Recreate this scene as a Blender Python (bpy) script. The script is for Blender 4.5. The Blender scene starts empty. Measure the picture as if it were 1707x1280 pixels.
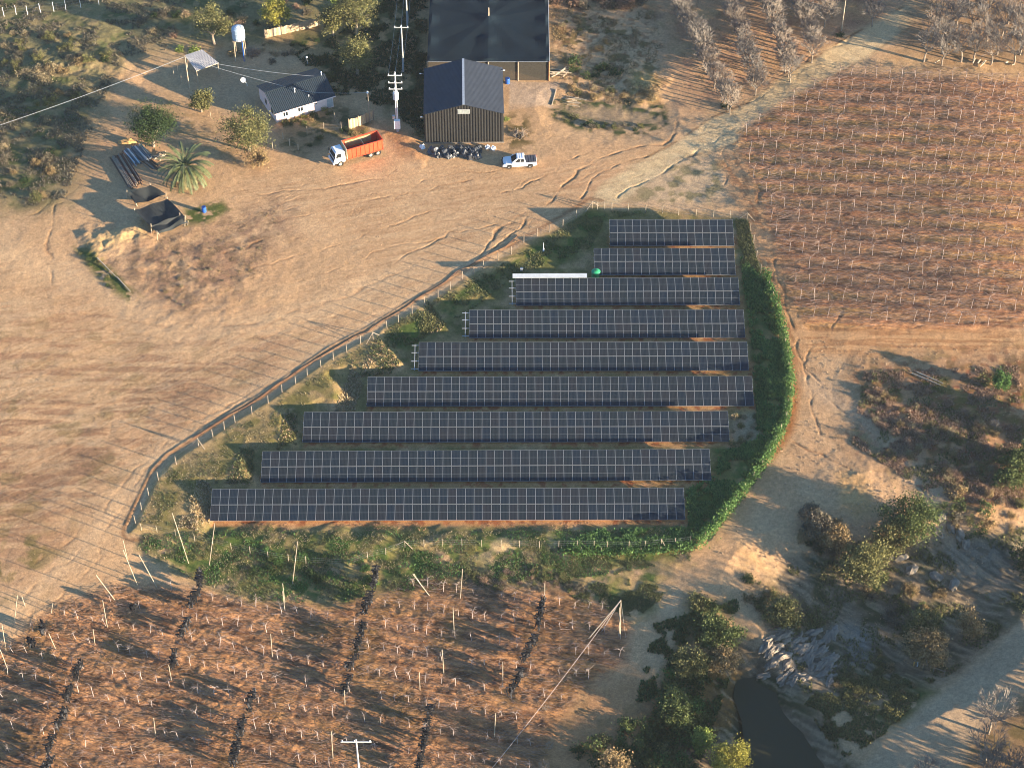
import bpy, math, random
import numpy as np
from mathutils import Vector, Matrix
R_ = math.radians
random.seed(7)
RNG = np.random.default_rng(11)
SC = bpy.context.scene
COL = SC.collection

# ------------------------------------------------------------------ camera, sky, sun, exposure
TH = R_(46.0); Z0 = 281.0; FPX = 3452.0
CAM = (0.0, -Z0*math.cos(TH), Z0*math.sin(TH))
cd = bpy.data.cameras.new('camera'); co = bpy.data.objects.new('camera', cd); COL.objects.link(co)
co.location = CAM; co.rotation_euler = (math.pi/2-TH, 0, 0)
cd.sensor_width = 36.0; cd.lens = FPX/1707*36.0; cd.clip_start = 1.0; cd.clip_end = 20000.0
SC.camera = co
SUN_EL = R_(10.5)
SX, SY = 0.912, -0.41
sun_dir = Vector((SX*math.cos(SUN_EL), SY*math.cos(SUN_EL), math.sin(SUN_EL))).normalized()
W = bpy.data.worlds.new('World'); SC.world = W; W.use_nodes = True
nt = W.node_tree; bg = nt.nodes['Background']
sky = nt.nodes.new('ShaderNodeTexSky'); sky.sky_type = 'NISHITA'; sky.sun_disc = False
sky.sun_elevation = SUN_EL; sky.sun_rotation = math.atan2(SX, SY); sky.air_density = 1.0; sky.dust_density = 1.0; sky.ozone_density = 1.5
tint = nt.nodes.new('ShaderNodeVectorMath'); tint.operation = 'MULTIPLY'; tint.inputs[1].default_value = (.62, 1.0, 1.42)
nt.links.new(sky.outputs[0], tint.inputs[0]); nt.links.new(tint.outputs[0], bg.inputs[0]); bg.inputs[1].default_value = 0.056
sd = bpy.data.lights.new('sun', 'SUN'); sd.energy = 5.0; sd.angle = R_(0.5); sd.color = (1.0, 0.815, 0.585)
so = bpy.data.objects.new('sun', sd); COL.objects.link(so)
so.rotation_euler = sun_dir.to_track_quat('Z', 'Y').to_euler(); so.location = (100, -60, 80)
SC.view_settings.view_transform = 'Standard'; SC.view_settings.look = 'None'
SC.view_settings.exposure = 2.17; SC.view_settings.gamma = 1.0
SC.render.engine = 'CYCLES'
SC.cycles.pixel_filter_type = 'BLACKMAN_HARRIS'; SC.cycles.filter_width = 1.0
SC.cycles.max_bounces = 5; SC.cycles.transparent_max_bounces = 12

# ------------------------------------------------------------------ survey map: photograph pixel <-> ground
ST, CT = math.sin(TH), math.cos(TH)
def to_px(X, Y, Z=0.0):
    dx, dy, dz = X-CAM[0], Y-CAM[1], Z-CAM[2]
    d = dy*CT - dz*ST
    return 853.5+FPX*dx/d, 640-FPX*(dy*ST+dz*CT)/d
def at_z(u, v, z=0.0):
    a, b = (u-853.5)/FPX, (v-640)/FPX
    dx, dy, dz = a, CT-b*ST, -ST-b*CT
    t = (z-CAM[2])/dz
    return CAM[0]+dx*t, CAM[1]+dy*t

def base(y): return -.058*np.clip(y+22, 0, 95)
def at_b(u, v):   # onto the gently falling land
    z = 0.0
    for _ in range(5):
        x, y = at_z(u, v, z); z = base(y)
    return x, y
# ------------------------------------------------------------------ noise
_T = np.random.default_rng(3).random((256, 256)).astype(np.float32)
def vn(x, y):
    xi = np.floor(x).astype(np.int64); yi = np.floor(y).astype(np.int64)
    fx = (x-xi).astype(np.float32); fy = (y-yi).astype(np.float32)
    fx = fx*fx*(3-2*fx); fy = fy*fy*(3-2*fy)
    x0, x1, y0, y1 = xi & 255, (xi+1) & 255, yi & 255, (yi+1) & 255
    return (_T[x0, y0]*(1-fx)*(1-fy)+_T[x1, y0]*fx*(1-fy)+_T[x0, y1]*(1-fx)*fy+_T[x1, y1]*fx*fy)*2-1
def fbm(x, y, s, o=3, seed=0.0):
    r = 0; a = 1; t = 0
    for i in range(o):
        r = r+a*vn(x/s+seed*17.3+i*31.7, y/s+seed*9.1+i*11.9); t += a; a *= 0.5; s *= 0.5
    return r/t

# ------------------------------------------------------------------ terrain grid
def axis(lo, hi, st, far):
    c = list(np.arange(lo, hi+st*.5, st)); g = st; a = lo; L = []
    while a > -far: g *= 1.35; a -= g; L.append(a)
    g = st; b = hi; Rr = []
    while b < far: g *= 1.35; b += g; Rr.append(b)
    return np.array(L[::-1]+c+Rr)
STEP = 0.155
AX = axis(-92, 92, STEP, 2500); AY = axis(-66, 98, STEP, 2500)
GX, GY = np.meshgrid(AX, AY)
NY, NX = GX.shape
FX, FY = GX.ravel(), GY.ravel()
U0, V0 = to_px(FX, FY, base(FY))
far_bad = (FY < CAM[1]+30); U0 = np.where(far_bad, 853, U0); V0 = np.where(far_bad, 9999, V0)
U, V = U0, V0
def sdf(poly, U, V, m=60):
    """signed distance in survey pixels, positive inside; -m beyond the margin"""
    P = np.array(poly, float); out = np.full(U.shape, -float(m))
    k = np.where((U > P[:, 0].min()-m) & (U < P[:, 0].max()+m) & (V > P[:, 1].min()-m) & (V < P[:, 1].max()+m))[0]
    u, v = U[k], V[k]; dm = np.full(u.shape, 1e9); ins = np.zeros(u.shape, bool)
    for i in range(len(P)):
        a, b = P[i-1], P[i]; e = b-a; L = max(e@e, 1e-9)
        t = np.clip(((u-a[0])*e[0]+(v-a[1])*e[1])/L, 0, 1)
        dm = np.minimum(dm, (u-a[0]-t*e[0])**2+(v-a[1]-t*e[1])**2)
        if a[1] != b[1]:
            c = ((a[1] > v) != (b[1] > v)) & (u < e[0]*(v-a[1])/e[1]+a[0]); ins ^= c
    out[k] = np.where(ins, 1, -1)*np.minimum(np.sqrt(dm), m)
    return out
def pmask(poly, soft=6, warp=0, wseed=1.0):
    u, v = U, V
    if warp:
        u = U+warp*WN1; v = V+warp*WN2
    return np.clip(sdf(poly, u, v, max(60, soft+5))/soft*.5+.5, 0, 1)
def ldist(line, m=40, warp=0):
    """distance in metres to a surveyed line"""
    P = np.array([at_b(*p) for p in line]); out = np.full(FX.shape, 99.0)
    mm = m/10
    k = np.where((FX > P[:, 0].min()-mm) & (FX < P[:, 0].max()+mm) & (FY > P[:, 1].min()-mm) & (FY < P[:, 1].max()+mm))[0]
    x, y = FX[k].copy(), FY[k].copy()
    if warp:
        x += warp*WN1[k]; y += warp*WN2[k]
    d = np.full(x.shape, 1e9)
    for i in range(1, len(P)):
        a, b = P[i-1], P[i]; e = b-a; L = max(e@e, 1e-9)
        t = np.clip(((x-a[0])*e[0]+(y-a[1])*e[1])/L, 0, 1)
        d = np.minimum(d, (x-a[0]-t*e[0])**2+(y-a[1]-t*e[1])**2)
    out[k] = np.sqrt(d)
    return out
WN1 = fbm(FX, FY, 3.0, 3, 1.0); WN2 = fbm(FX, FY, 3.0, 3, 2.0)

WN3 = fbm(FX, FY, 2.2, 3, 7.0)
# surveyed outlines (photograph pixels)
SITE = [(218, 887), (235, 850), (262, 795), (285, 770), (330, 742), (395, 700), (450, 668), (500, 632), (560, 590), (622, 558), (680, 522), (740, 487),
        (800, 452), (850, 425), (880, 408), (935, 376), (965, 358), (985, 345), (1047, 350), (1150, 356), (1245, 365), (1262, 430), (1275, 460), (1295, 520),
        (1312, 590), (1318, 650), (1310, 700), (1280, 765), (1235, 825), (1190, 880), (1165, 908), (1100, 918), (1010, 918), (932, 912), (900, 914), (865, 911), (835, 911),
        (800, 911), (770, 910), (738, 910), (707, 910), (675, 911), (643, 924), (612, 930), (582, 943), (510, 940), (481, 935), (447, 930), (417, 922), (386, 915), (355, 908), (325, 902), (293, 893), (262, 886)]
PAD = [(345, 884), (333, 812), (415, 805), (418, 752), (486, 742), (484, 686), (572, 676), (560, 632), (664, 612), (640, 562), (738, 540), (712, 505), (800, 492), (782, 462),
       (880, 420), (975, 354), (1238, 358), (1255, 440), (1262, 560), (1285, 690), (1240, 760), (1170, 890), (700, 884)]
VUR = [(1402, 124), (1450, 126), (1707, 138), (1900, 140), (1900, 552), (1707, 545), (1560, 552), (1350, 548), (1322, 505), (1292, 410), (1262, 315), (1236, 252), (1232, 222), (1290, 185), (1350, 150)]
VLL = [(-200, 1150), (-60, 1085), (20, 1078), (60, 1040), (115, 1000), (200, 975), (330, 985), (450, 1005), (560, 1012), (640, 990), (690, 965), (800, 972), (900, 985), (1000, 1005), (1045, 1040), (1042, 1100), (985, 1140), (960, 1160),
       (920, 1220), (880, 1330), (700, 1450), (-200, 1450)]
RAV = [(1262, 975), (1330, 930), (1420, 905), (1520, 905), (1620, 900), (1707, 880), (1800, 860), (1850, 1000), (1707, 1020), (1640, 1080), (1590, 1120), (1500, 1160), (1400, 1175), (1340, 1160), (1390, 1220), (1440, 1300), (1480, 1450), (1150, 1450), (1160, 1300), (1120, 1230),
       (1140, 1150), (1180, 1090), (1230, 1060), (1275, 1080), (1290, 1050)]
POND = [(1235, 1100), (1262, 1092), (1305, 1140), (1350, 1180), (1390, 1240), (1440, 1330), (1460, 1460), (1262, 1460), (1256, 1330), (1250, 1250), (1236, 1200), (1222, 1160), (1226, 1135), (1234, 1118)]
ROAD = [(1330, 0), (1300, 0)]
ROADUR = [(1600, -90), (1590, -10), (1510, 52), (1440, 100), (1400, 122), (1350, 150), (1280, 192), (1225, 240), (1150, 262), (1090, 300), (1030, 340), (985, 340), (1000, 310), (1060, 272), (1130, 235), (1190, 195), (1245, 172),
          (1290, 140), (1340, 108), (1400, 70), (1450, 42), (1530, -2), (1570, -60), (1580, -90)]
ROADLR = [(1860, 930), (1707, 1035), (1650, 1090), (1560, 1160), (1490, 1225), (1430, 1290), (1380, 1380), (1560, 1420), (1600, 1290), (1640, 1210), (1700, 1160), (1800, 1070), (1900, 990)]
POOLTOP = [(975, 168), (1030, 170), (1100, 185), (1105, 205), (1060, 218), (1010, 215), (960, 205), (930, 190), (925, 175)]
YARD = [(870, 282), (760, 270), (640, 262), (560, 272), (470, 262), (420, 290), (380, 330), (470, 350), (600, 400), (700, 460), (800, 440), (1000, 340), (1150, 262), (1240, 190), (1180, 200), (1100, 230), (1000, 270)]

# ------------------------------------------------------------------ heights
H = 0.30*fbm(FX, FY, 30, 3, 3)+0.05*fbm(FX, FY, 4, 3, 4)+0.02*fbm(FX, FY, .9, 2, 5)
yardm = pmask(YARD, 40); sitem = pmask(SITE, 5, 2)
H = H*(1-.6*yardm)
lowt = np.clip((V-400)/220, 0, 1)
H = H*(1-.5*pmask(PAD, 20))+(.20*lowt+.05)*sitem-(.1+.55*lowt)*pmask(PAD, 13, 12)
FL = SITE[:18]
off = [(u-9, v-13) for u, v in FL]
d = ldist(off); H += .06*np.exp(-(d/.22)**2)*(V > 400)
gul = []   # erosion gullies and wheel ruts (line, width, depth)
GUL = [([(1133, 195), (1132, 222), (1105, 240), (1060, 245), (1010, 262), (960, 285), (945, 305), (925, 325), (905, 345), (880, 352), (850, 372), (830, 385), (822, 400)], .35, .22),
       ([(960, 262), (930, 282), (900, 300), (870, 310), (830, 325)], .2, .12), ([(1075, 262), (1030, 275), (985, 300), (968, 330)], .2, .12),
       ([(850, 372), (800, 380), (760, 385), (720, 405), (660, 440)], .2, .1), ([(905, 345), (880, 360), (850, 395), (815, 420)], .25, .15),
       ([(1290, 128), (1330, 112), (1370, 88), (1400, 75), (1430, 55)], .35, .2), ([(1240, 172), (1270, 160), (1290, 142)], .3, .18),
       ([(1232, 212), (1190, 235), (1160, 252), (1110, 285), (1070, 305), (1030, 330)], .3, .2),
       ([(790, 300), (700, 320), (640, 330), (560, 345), (480, 365), (400, 385)], .18, .08), ([(640, 300), (560, 310), (470, 318), (430, 325), (400, 318)], .2, .1),
       ([(730, 350), (640, 380), (540, 415), (450, 440), (360, 470)], .18, .07), ([(760, 395), (660, 410), (580, 440), (500, 470)], .15, .06),
       ([(820, 400), (800, 425), (770, 445)], .2, .1), ([(700, 300), (760, 290), (830, 285)], .15, .08), ([(560, 330), (500, 345), (440, 360)], .15, .06),
       ([(1243, 230), (1250, 262), (1262, 300), (1268, 340)], .4, .25), ([(1208, 235), (1212, 280), (1206, 320)], .2, .1), ([(1290, 420), (1300, 480), (1330, 560), (1345, 640), (1370, 720)], .3, .12),
       ([(1320, 735), (1360, 755), (1420, 785)], .3, .18), ([(1400, 520), (1340, 610), (1380, 660), (1430, 705), (1500, 760), (1560, 850)], .25, .15),
       ([(430, 400), (400, 415), (375, 420)], .5, .2), ([(60, 430), (62, 470), (80, 500)], .15, .03), ([(85, 470), (78, 420), (90, 340), (130, 310)], .3, .08),
       ([(0, 365), (60, 355), (80, 335), (90, 300)], .3, .08), ([(0, 470), (120, 520), (260, 545), (420, 540), (560, 500), (700, 440)], .5, .05),
       ([(0, 500), (150, 545), (300, 570), (450, 560), (580, 520)], .5, .04), ([(140, 870), (175, 930), (130, 970), (60, 1020), (0, 1045)], .25, .06),
       ([(0, 990), (60, 940), (130, 890), (180, 840), (230, 780), (300, 720), (420, 650)], .35, .05), ([(20, 1010), (90, 950), (160, 895), (210, 840), (262, 765), (330, 715), (440, 645)], .35, .05)]
rs = random.Random(5)
for k in range(52):   # fine washed branches running down the yard
    u = rs.uniform(420, 1180); v = 345+(-.12)*(u-700)+rs.uniform(-75, 70)
    if u > 1000: v = 250+rs.uniform(-25, 70)
    L = [(u, v)]; a = rs.uniform(2.5, 2.95)
    for i in range(rs.randint(3, 6)):
        a += rs.uniform(-.25, .25); s = rs.uniform(12, 28); u += math.cos(a)*s; v += math.sin(a)*s*.9; L.append((u, v))
    GUL.append((L, rs.uniform(.07, .13), rs.uniform(.02, .05)))
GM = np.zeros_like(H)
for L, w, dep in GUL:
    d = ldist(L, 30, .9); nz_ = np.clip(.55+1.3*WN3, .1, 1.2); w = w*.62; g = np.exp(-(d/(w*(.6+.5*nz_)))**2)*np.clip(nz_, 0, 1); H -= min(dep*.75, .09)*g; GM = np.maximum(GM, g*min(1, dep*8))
# row furrows of both vineyards
vu = pmask(VUR, 8, 3); vl = pmask(VLL, 14, 6)
furU = np.sin((FY+.087*FX)*2*math.pi/3.55+.6*WN1); H += .10*vu*furU+.06*vu*fbm(FX, FY, .8, 2, 9)
furL = np.sin((FY+.19*FX)*2*math.pi/3.55+.5*WN1); H += .13*vl*furL+.09*vl*fbm(FX, FY, .7, 2, 8)
H += .10*np.maximum(0, np.sin((FY+.03*FX)*2*math.pi/2.6+.8*WN2))*pmask([(-100, 620), (200, 590), (380, 640), (290, 720), (190, 830), (0, 900), (-100, 900)], 60)*fbm(FX, FY, 6, 2, 6)
ravm = pmask(RAV, 60, 10); pondm = pmask(POND, 22, 6)
H = H-2.4*ravm-1.6*pondm+ravm*.5*fbm(FX, FY, 5, 3, 12)
H -= .55*pmask(POOLTOP, 30, 9)
for poly, dz, sf in [([(225, 385), (300, 395), (420, 470), (380, 520), (270, 520), (190, 440)], .3, 80), ([(1050, 120), (1090, 125), (1098, 160), (1060, 162)], .9, 25),
                     ([(150, 395), (240, 372), (240, 395), (160, 425)], .7, 22), ([(1400, 800), (1440, 795), (1480, 850), (1430, 875)], .6, 50), ([(1240, 910), (1290, 940), (1340, 1030), (1290, 1050), (1240, 980)], .25, 60),
                     ([(0, 60), (160, 60), (200, 110), (120, 160), (0, 160)], .8, 50), ([(660, 210), (690, 225), (700, 260), (640, 225)], .3, 20), ([(1440, 640), (1700, 700), (1660, 800), (1500, 760)], .5, 50)]:
    H += dz*pmask(poly, sf, 14)*(1+.6*fbm(FX, FY, 1.8, 4, 21))
rough = np.clip(.35*pmask([(230, 380), (470, 330), (440, 470), (270, 530), (200, 450)], 40, 10)+pmask([(1420, 600), (1707, 600), (1760, 860), (1560, 860), (1440, 760)], 40, 10)+pmask([(930, 10), (1080, 20), (1100, 200), (930, 200)], 30, 8)
                + pmask([(-60, -60), (330, -60), (330, 80), (200, 120), (150, 220), (110, 330), (-60, 340)], 40, 12)*.4+pmask(RAV, 20)+.7*pmask([(340, 880), (1160, 890), (1150, 1000), (650, 990), (200, 940)], 25, 8), 0, 1)
H += rough*(.12*fbm(FX, FY, 1.6, 3, 31))
H = np.where(np.abs(FX) > 300, H*.2, H)+base(FY)
HG = H.reshape(NY, NX)
def gh(x, y):
    i = int(np.clip(np.searchsorted(AX, x)-1, 0, NX-2)); j = int(np.clip(np.searchsorted(AY, y)-1, 0, NY-2))
    a = (x-AX[i])/(AX[i+1]-AX[i]); b = (y-AY[j])/(AY[j+1]-AY[j])
    return float(HG[j, i]*(1-a)*(1-b)+HG[j, i+1]*a*(1-b)+HG[j+1, i]*(1-a)*b+HG[j+1, i+1]*a*b)
def at(u, v, dz=0.0):
    z = 0.0
    for _ in range(6):
        x, y = at_z(u, v, z+dz); z = gh(x, y)
    return Vector((x, y, z+dz))
def ghv(x, y):
    i = np.clip(np.searchsorted(AX, x)-1, 0, NX-2); j = np.clip(np.searchsorted(AY, y)-1, 0, NY-2)
    a = (x-AX[i])/(AX[i+1]-AX[i]); b = (y-AY[j])/(AY[j+1]-AY[j])
    return HG[j, i]*(1-a)*(1-b)+HG[j, i+1]*a*(1-b)+HG[j+1, i]*(1-a)*b+HG[j+1, i+1]*a*b

# ------------------------------------------------------------------ soil and plant-cover colours (surface colours, plus shade painted along the gullies)
def lin(c): c = np.array(c, float)/255; return np.where(c <= .04045, c/12.92, ((c+.055)/1.055)**2.4)
KA = np.array([.77, .765, .72])
def alb(*c): return lin(c)*KA
U, V = to_px(FX, FY, H); U = np.where(far_bad, 853, U); V = np.where(far_bad, 9999, V)
C = np.tile(alb(206, 166, 126), (FX.size, 1))
def paint(m, c, var=.0, s=2.0, seed=1.0):
    global C
    if var: m = m*np.clip(.5+var*fbm(FX, FY, s, 4, seed)*2.2, 0, 1) if var > 0 else m
    C = C*(1-m[:, None])+alb(*c)*m[:, None]
def blotch(s, thr, k, seed, o=4): return np.clip((fbm(FX, FY, s, o, seed)-thr)*k, 0, 1)
one = np.ones_like(H)
paint(one*blotch(14, .0, 2, 41)*.5, (196, 150, 112)); paint(one*blotch(6, .1, 3, 42)*.35, (216, 180, 142)); paint(one*blotch(2.2, .25, 4, 43)*.3, (180, 140, 105))
# left yard: streaked dry weeds following the old rows
stre = fbm(FX*.18, FY+.03*FX, 1.1, 4, 44)
m = pmask([(-200, 560), (120, 600), (300, 600), (440, 610), (380, 660), (290, 720), (200, 810), (130, 860), (60, 930), (-200, 1000)], 60, 14)
paint(m*np.clip(stre*2.4+.35, 0, .8), (160, 120, 92)); paint(m*blotch(3, .2, 4, 45)*.6, (140, 118, 78))
m = pmask([(-200, 490), (200, 510), (600, 560), (400, 620), (-200, 640)], 50, 14); paint(m*np.clip(stre*2.2, 0, .6), (176, 132, 102)); paint(m*blotch(2.5, .2, 4, 145)*.5, (150, 125, 88))
m = pmask([(228, 395), (330, 390), (470, 335), (480, 380), (400, 480), (290, 525), (230, 470), (190, 440)], 34, 14)
paint(m*np.clip(.55+fbm(FX, FY, 1.6, 4, 46)*1.3, 0, .9), (158, 122, 98)); paint(m*blotch(1.2, .1, 4, 47)*.7, (120, 98, 76))
m = pmask([(-200, 880), (60, 880), (110, 920), (60, 980), (-200, 1050)], 30, 10); paint(m*blotch(2, -.1, 3, 48), (140, 120, 78))
# left tracks: pale bands
for L, w in [([(0, 420), (160, 470), (300, 560), (520, 520), (700, 440)], 3.0), ([(0, 1040), (130, 920), (260, 760), (430, 650), (640, 530), (820, 420)], 1.8)]:
    d = ldist(L, 60); paint(np.exp(-(d/w)**2)*.6, (222, 184, 144))
# gully beds: shade of the cuts painted darker and browner into the soil
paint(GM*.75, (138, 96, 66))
# red subsoil by the pole
paint(pmask([(632, 205), (665, 215), (700, 235), (712, 262), (668, 262), (640, 235)], 12, 7)*.7, (182, 124, 80))
# concrete apron
pad_c = pmask([(850, 136), (931, 138), (921, 182), (905, 176), (848, 184)], 1.5)
paint(pad_c*.9, (205, 176, 150)); paint(pad_c*blotch(5, .0, 2, 49)*.6, (198, 158, 120))
# upper middle bushy dirt
m = pmask([(918, 5), (1095, 15), (1120, 110), (1100, 185), (940, 165), (925, 90)], 20, 10)
paint(m*blotch(1.7, .05, 5, 50)*.85, (112, 98, 58)); paint(m*blotch(1.2, .15, 5, 51)*.6, (130, 92, 66))
m = pmask(POOLTOP, 8, 4); paint(m*.75, (150, 132, 108)); d = np.abs(sdf(POOLTOP, U, V))
paint(np.exp(-((d-5)/7)**2)*np.clip(.4+fbm(FX, FY, 1, 3, 52)*2, 0, 1)*(V > 165), (66, 78, 46))
paint(pmask([(1050, 118), (1092, 124), (1100, 165), (1055, 160)], 10, 4)*.7, (206, 170, 110))
paint(pmask([(850, 190), (880, 195), (890, 245), (848, 252)], 10, 6)*blotch(1, -.1, 4, 53), (112, 96, 58))
# upper right: orchard soil, road verge
m = pmask([(1080, -100), (1560, -100), (1480, 30), (1400, 72), (1290, 140), (1200, 180), (1140, 180), (1090, 60)], 24, 10)
paint(m*.45, (190, 142, 108)); paint(m*blotch(2.2, 0, 3, 54)*.6, (158, 120, 100)); paint(m*blotch(5, .1, 3, 55)*.5, (200, 168, 120))
m = pmask(ROADUR, 5, 2); paint(m*.95, (218, 190, 148)); paint(m*np.clip(fbm(FX*.5+FY*.5, (FY-FX)*.12+FX*.0, .7, 3, 56)*2, 0, .4), (190, 160, 122))
d = np.abs(sdf(ROADUR, U, V)); paint(np.exp(-(d/2.2)**2)*np.clip(.5+WN3*1.5, 0, 1)*(U > 1060)*.8, (128, 96, 68))
m = pmask([(1470, 90), (1560, 60), (1900, 90), (1900, 140), (1460, 124)], 12, 5); paint(m*.6, (200, 162, 118)); paint(m*blotch(2, .1, 3, 57)*.5, (168, 128, 90))
m = pmask([(1530, -80), (1900, -80), (1900, 112), (1560, 100), (1500, 80)], 14, 6); paint(m*.75, (150, 120, 92)); paint(m*blotch(1.5, .1, 3, 58)*.6, (100, 88, 70))
m = pmask([(1075, 300), (1130, 268), (1215, 262), (1215, 330), (1140, 345), (1060, 345), (1048, 322)], 14, 6)
paint(m*.55, (186, 168, 142)); paint(m*blotch(1.4, 0, 3, 59)*.7, (112, 108, 72))
# vineyard upper right
m = vu = pmask(VUR, 8, 3)
paint(m*.95, (206, 146, 106)); paint(m*np.clip(-furU*1.2+.2+WN1*.9, 0, 1)*.7, (214, 164, 114)); paint(m*np.clip(fbm(FX*.35, FY+.087*FX, .8, 4, 60)*3, 0, 1)*.75, (134, 92, 66))
paint(m*np.clip(fbm(FX, FY, 18, 2, 61)*2+.2, 0, .5)*(furU < 0), (196, 158, 86))
m = pmask([(1330, 545), (1560, 548), (1900, 560), (1900, 590), (1560, 592), (1345, 590)], 10, 4); paint(m*.5, (214, 160, 108)); paint(m*np.clip(fbm(FX*.1, FY, .5, 3, 62)*3, 0, .6), (170, 118, 78))
m = pmask([(1230, 250), (1262, 320), (1290, 420), (1330, 550), (1350, 640), (1320, 660), (1300, 540), (1262, 440), (1240, 360), (1200, 270)], 12, 6)
paint(m*.6, (208, 152, 104)); paint(m*np.clip(fbm(FX+FY*.3, FY*.25, .5, 3, 63)*3, 0, .6), (160, 108, 74))
m = pmask([(1318, 600), (1335, 640), (1322, 720), (1290, 765), (1282, 770), (1314, 700)], 6, 3); paint(m*.9, (170, 108, 62))
# right scrub
m = pmask([(1430, 610), (1500, 600), (1707, 590), (1900, 600), (1900, 860), (1600, 850), (1500, 780), (1450, 770), (1400, 720)], 26, 12)
paint(m*.75, (168, 126, 92)); paint(m*blotch(1.8, .0, 4, 64)*.8, (116, 88, 54)); paint(m*blotch(3, .1, 4, 65)*.7, (104, 96, 46)); paint(m*blotch(1.2, .2, 5, 66)*.8, (150, 96, 70))
d = ldist([(1350, 640), (1400, 670), (1440, 705), (1500, 760), (1560, 830), (1590, 900)], 60, .8); paint(np.exp(-(d/2.2)**2)*.7, (196, 166, 136))
m = pmask([(1395, 785), (1440, 790), (1462, 850), (1430, 870), (1400, 845)], 10, 4); paint(m*.7, (206, 162, 108))
# creek valley
m = pmask(RAV, 14, 8); paint(m*.92, (128, 112, 92)); paint(m*blotch(3.5, .0, 4, 67)*.85, (64, 72, 40)); paint(m*blotch(1.5, .15, 5, 68)*.6, (156, 136, 112))
m = pmask([(1275, 1045), (1350, 1060), (1400, 1100), (1390, 1130), (1330, 1140), (1300, 1120)], 6, 4); paint(m*.85, (150, 136, 120)); paint(m*blotch(.8, .0, 5, 69)*.7, (84, 78, 70))
paint(pmask([(1400, 1040), (1455, 1050), (1450, 1110), (1410, 1105)], 10, 4)*.8, (150, 142, 132))
paint(pmask([(1520, 905), (1707, 900), (1800, 900), (1800, 960), (1707, 985), (1600, 960), (1540, 930)], 12, 5)*.8, (150, 136, 120))
paint(pmask([(1170, 1110), (1235, 1120), (1235, 1200), (1160, 1240), (1150, 1180)], 10, 4)*.8, (122, 92, 50))
paint(pmask([(1400, 1130), (1490, 1120), (1560, 1150), (1500, 1210), (1420, 1190)], 12, 6)*blotch(2, -.2, 4, 70), (84, 92, 46))
d = ldist([(1185, 900), (1160, 940), (1120, 945)], 60, .5); paint(np.exp(-(d/2.5)**2)*.6, (208, 164, 122))
m = pmask(ROADLR, 8, 4); paint(m*.9, (196, 166, 134)); paint(m*blotch(1.5, .1, 3, 71)*.3, (168, 144, 116))
m = pmask([(1620, 1240), (1700, 1170), (1850, 1060), (1900, 1500), (1560, 1460)], 12, 5); paint(m*.8, (134, 108, 78)); paint(m*blotch(2, .1, 4, 72)*.6, (96, 88, 50))
m = pmask([(1240, 915), (1280, 940), (1330, 1010), (1318, 1045), (1270, 990), (1225, 940)], 12, 12); paint(m*.5*np.clip(.5+WN3*1.5, 0, 1), (186, 150, 100))
m = pmask([(1150, 990), (1215, 1000), (1240, 1060), (1180, 1110), (1130, 1230), (1160, 1300), (1000, 1300), (1080, 1180), (1130, 1060)], 14, 8); paint(m*.8*np.clip(.7+fbm(FX, FY, 2, 3, 73), 0, 1), (84, 84, 46))
# lower left vineyard
m = vl = pmask(VLL, 12, 6)
paint(m*.95, (200, 146, 106)); paint(m*np.clip(furL*.9+.2+WN2*.9, 0, 1)*.7, (198, 144, 96)); paint(m*np.clip(fbm(FX*.4, FY+.19*FX, .7, 4, 74)*3, 0, 1)*.75, (112, 76, 54)); paint(m*blotch(5, .15, 3, 75)*.4, (146, 120, 66))
m = pmask([(900, 1225), (985, 1140), (1060, 1120), (1130, 1170), (1060, 1240), (980, 1290), (860, 1330)], 20, 8); paint(m*.75, (176, 128, 88)); paint(m*blotch(2, .1, 4, 76)*.4, (120, 100, 66))
paint(pmask(SITE, 8, 5)*np.clip(.75+fbm(FX, FY, 2, 3, 177)*.8, 0, .95), (112, 108, 62)); paint(pmask(SITE, 8, 5)*blotch(2.5, .0, 4, 178)*.6, (150, 130, 88))
# grass strip under the array and inside the fence
GREENS = []
def grassy(poly, soft, dens, dry):
    mk = pmask(poly, soft, 8); GREENS.append((poly, dens, dry))
    paint(mk*np.clip(.62+fbm(FX, FY, 2.2, 3, 77)*1.0, 0, .95), (124, 118, 66) if not dry else (168, 142, 98))
    paint(mk*blotch(1.6, -.05, 4, 78+dry)*.8, (72, 98, 44) if not dry else (124, 114, 66))
grassy([(240, 890), (350, 884), (700, 886), (960, 884), (1165, 880), (1150, 935), (1000, 960), (700, 985), (640, 985), (560, 1008), (420, 1000), (330, 970), (230, 915)], 14, 9, False)
grassy([(232, 870), (275, 780), (330, 748), (400, 706), (500, 640), (620, 566), (640, 600), (560, 640), (500, 680), (480, 745), (410, 750), (410, 800), (330, 810), (340, 884)], 10, 6, True)
grassy([(640, 548), (800, 458), (885, 415), (985, 350), (1080, 356), (1010, 366), (985, 414), (858, 462), (782, 520), (696, 570), (640, 600)], 8, 9, False)
grassy([(1228, 366), (1246, 370), (1262, 440), (1300, 540), (1314, 640), (1306, 700), (1276, 760), (1230, 820), (1180, 885), (1145, 900), (1145, 820), (1190, 800), (1190, 750), (1222, 740), (1260, 680), (1250, 570)], 5, 26, False)
paint(pmask([(700, 898), (960, 890), (980, 940), (900, 960), (760, 930)], 14, 8)*blotch(2.5, -.1, 4, 82)*.75, (196, 168, 130))
paint(pmask([(1215, 700), (1262, 685), (1270, 735), (1215, 745)], 10, 6)*.6, (186, 160, 136))
paint(pmask([(640, 975), (760, 1000), (860, 995), (900, 985), (980, 1000), (960, 930), (830, 940)], 14, 8)*blotch(1.8, -.15, 4, 83)*.7, (110, 92, 74))
grassy([(900, 935), (1080, 935), (1120, 960), (1100, 1000), (1060, 1030), (960, 1000)], 20, 5, False)
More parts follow.
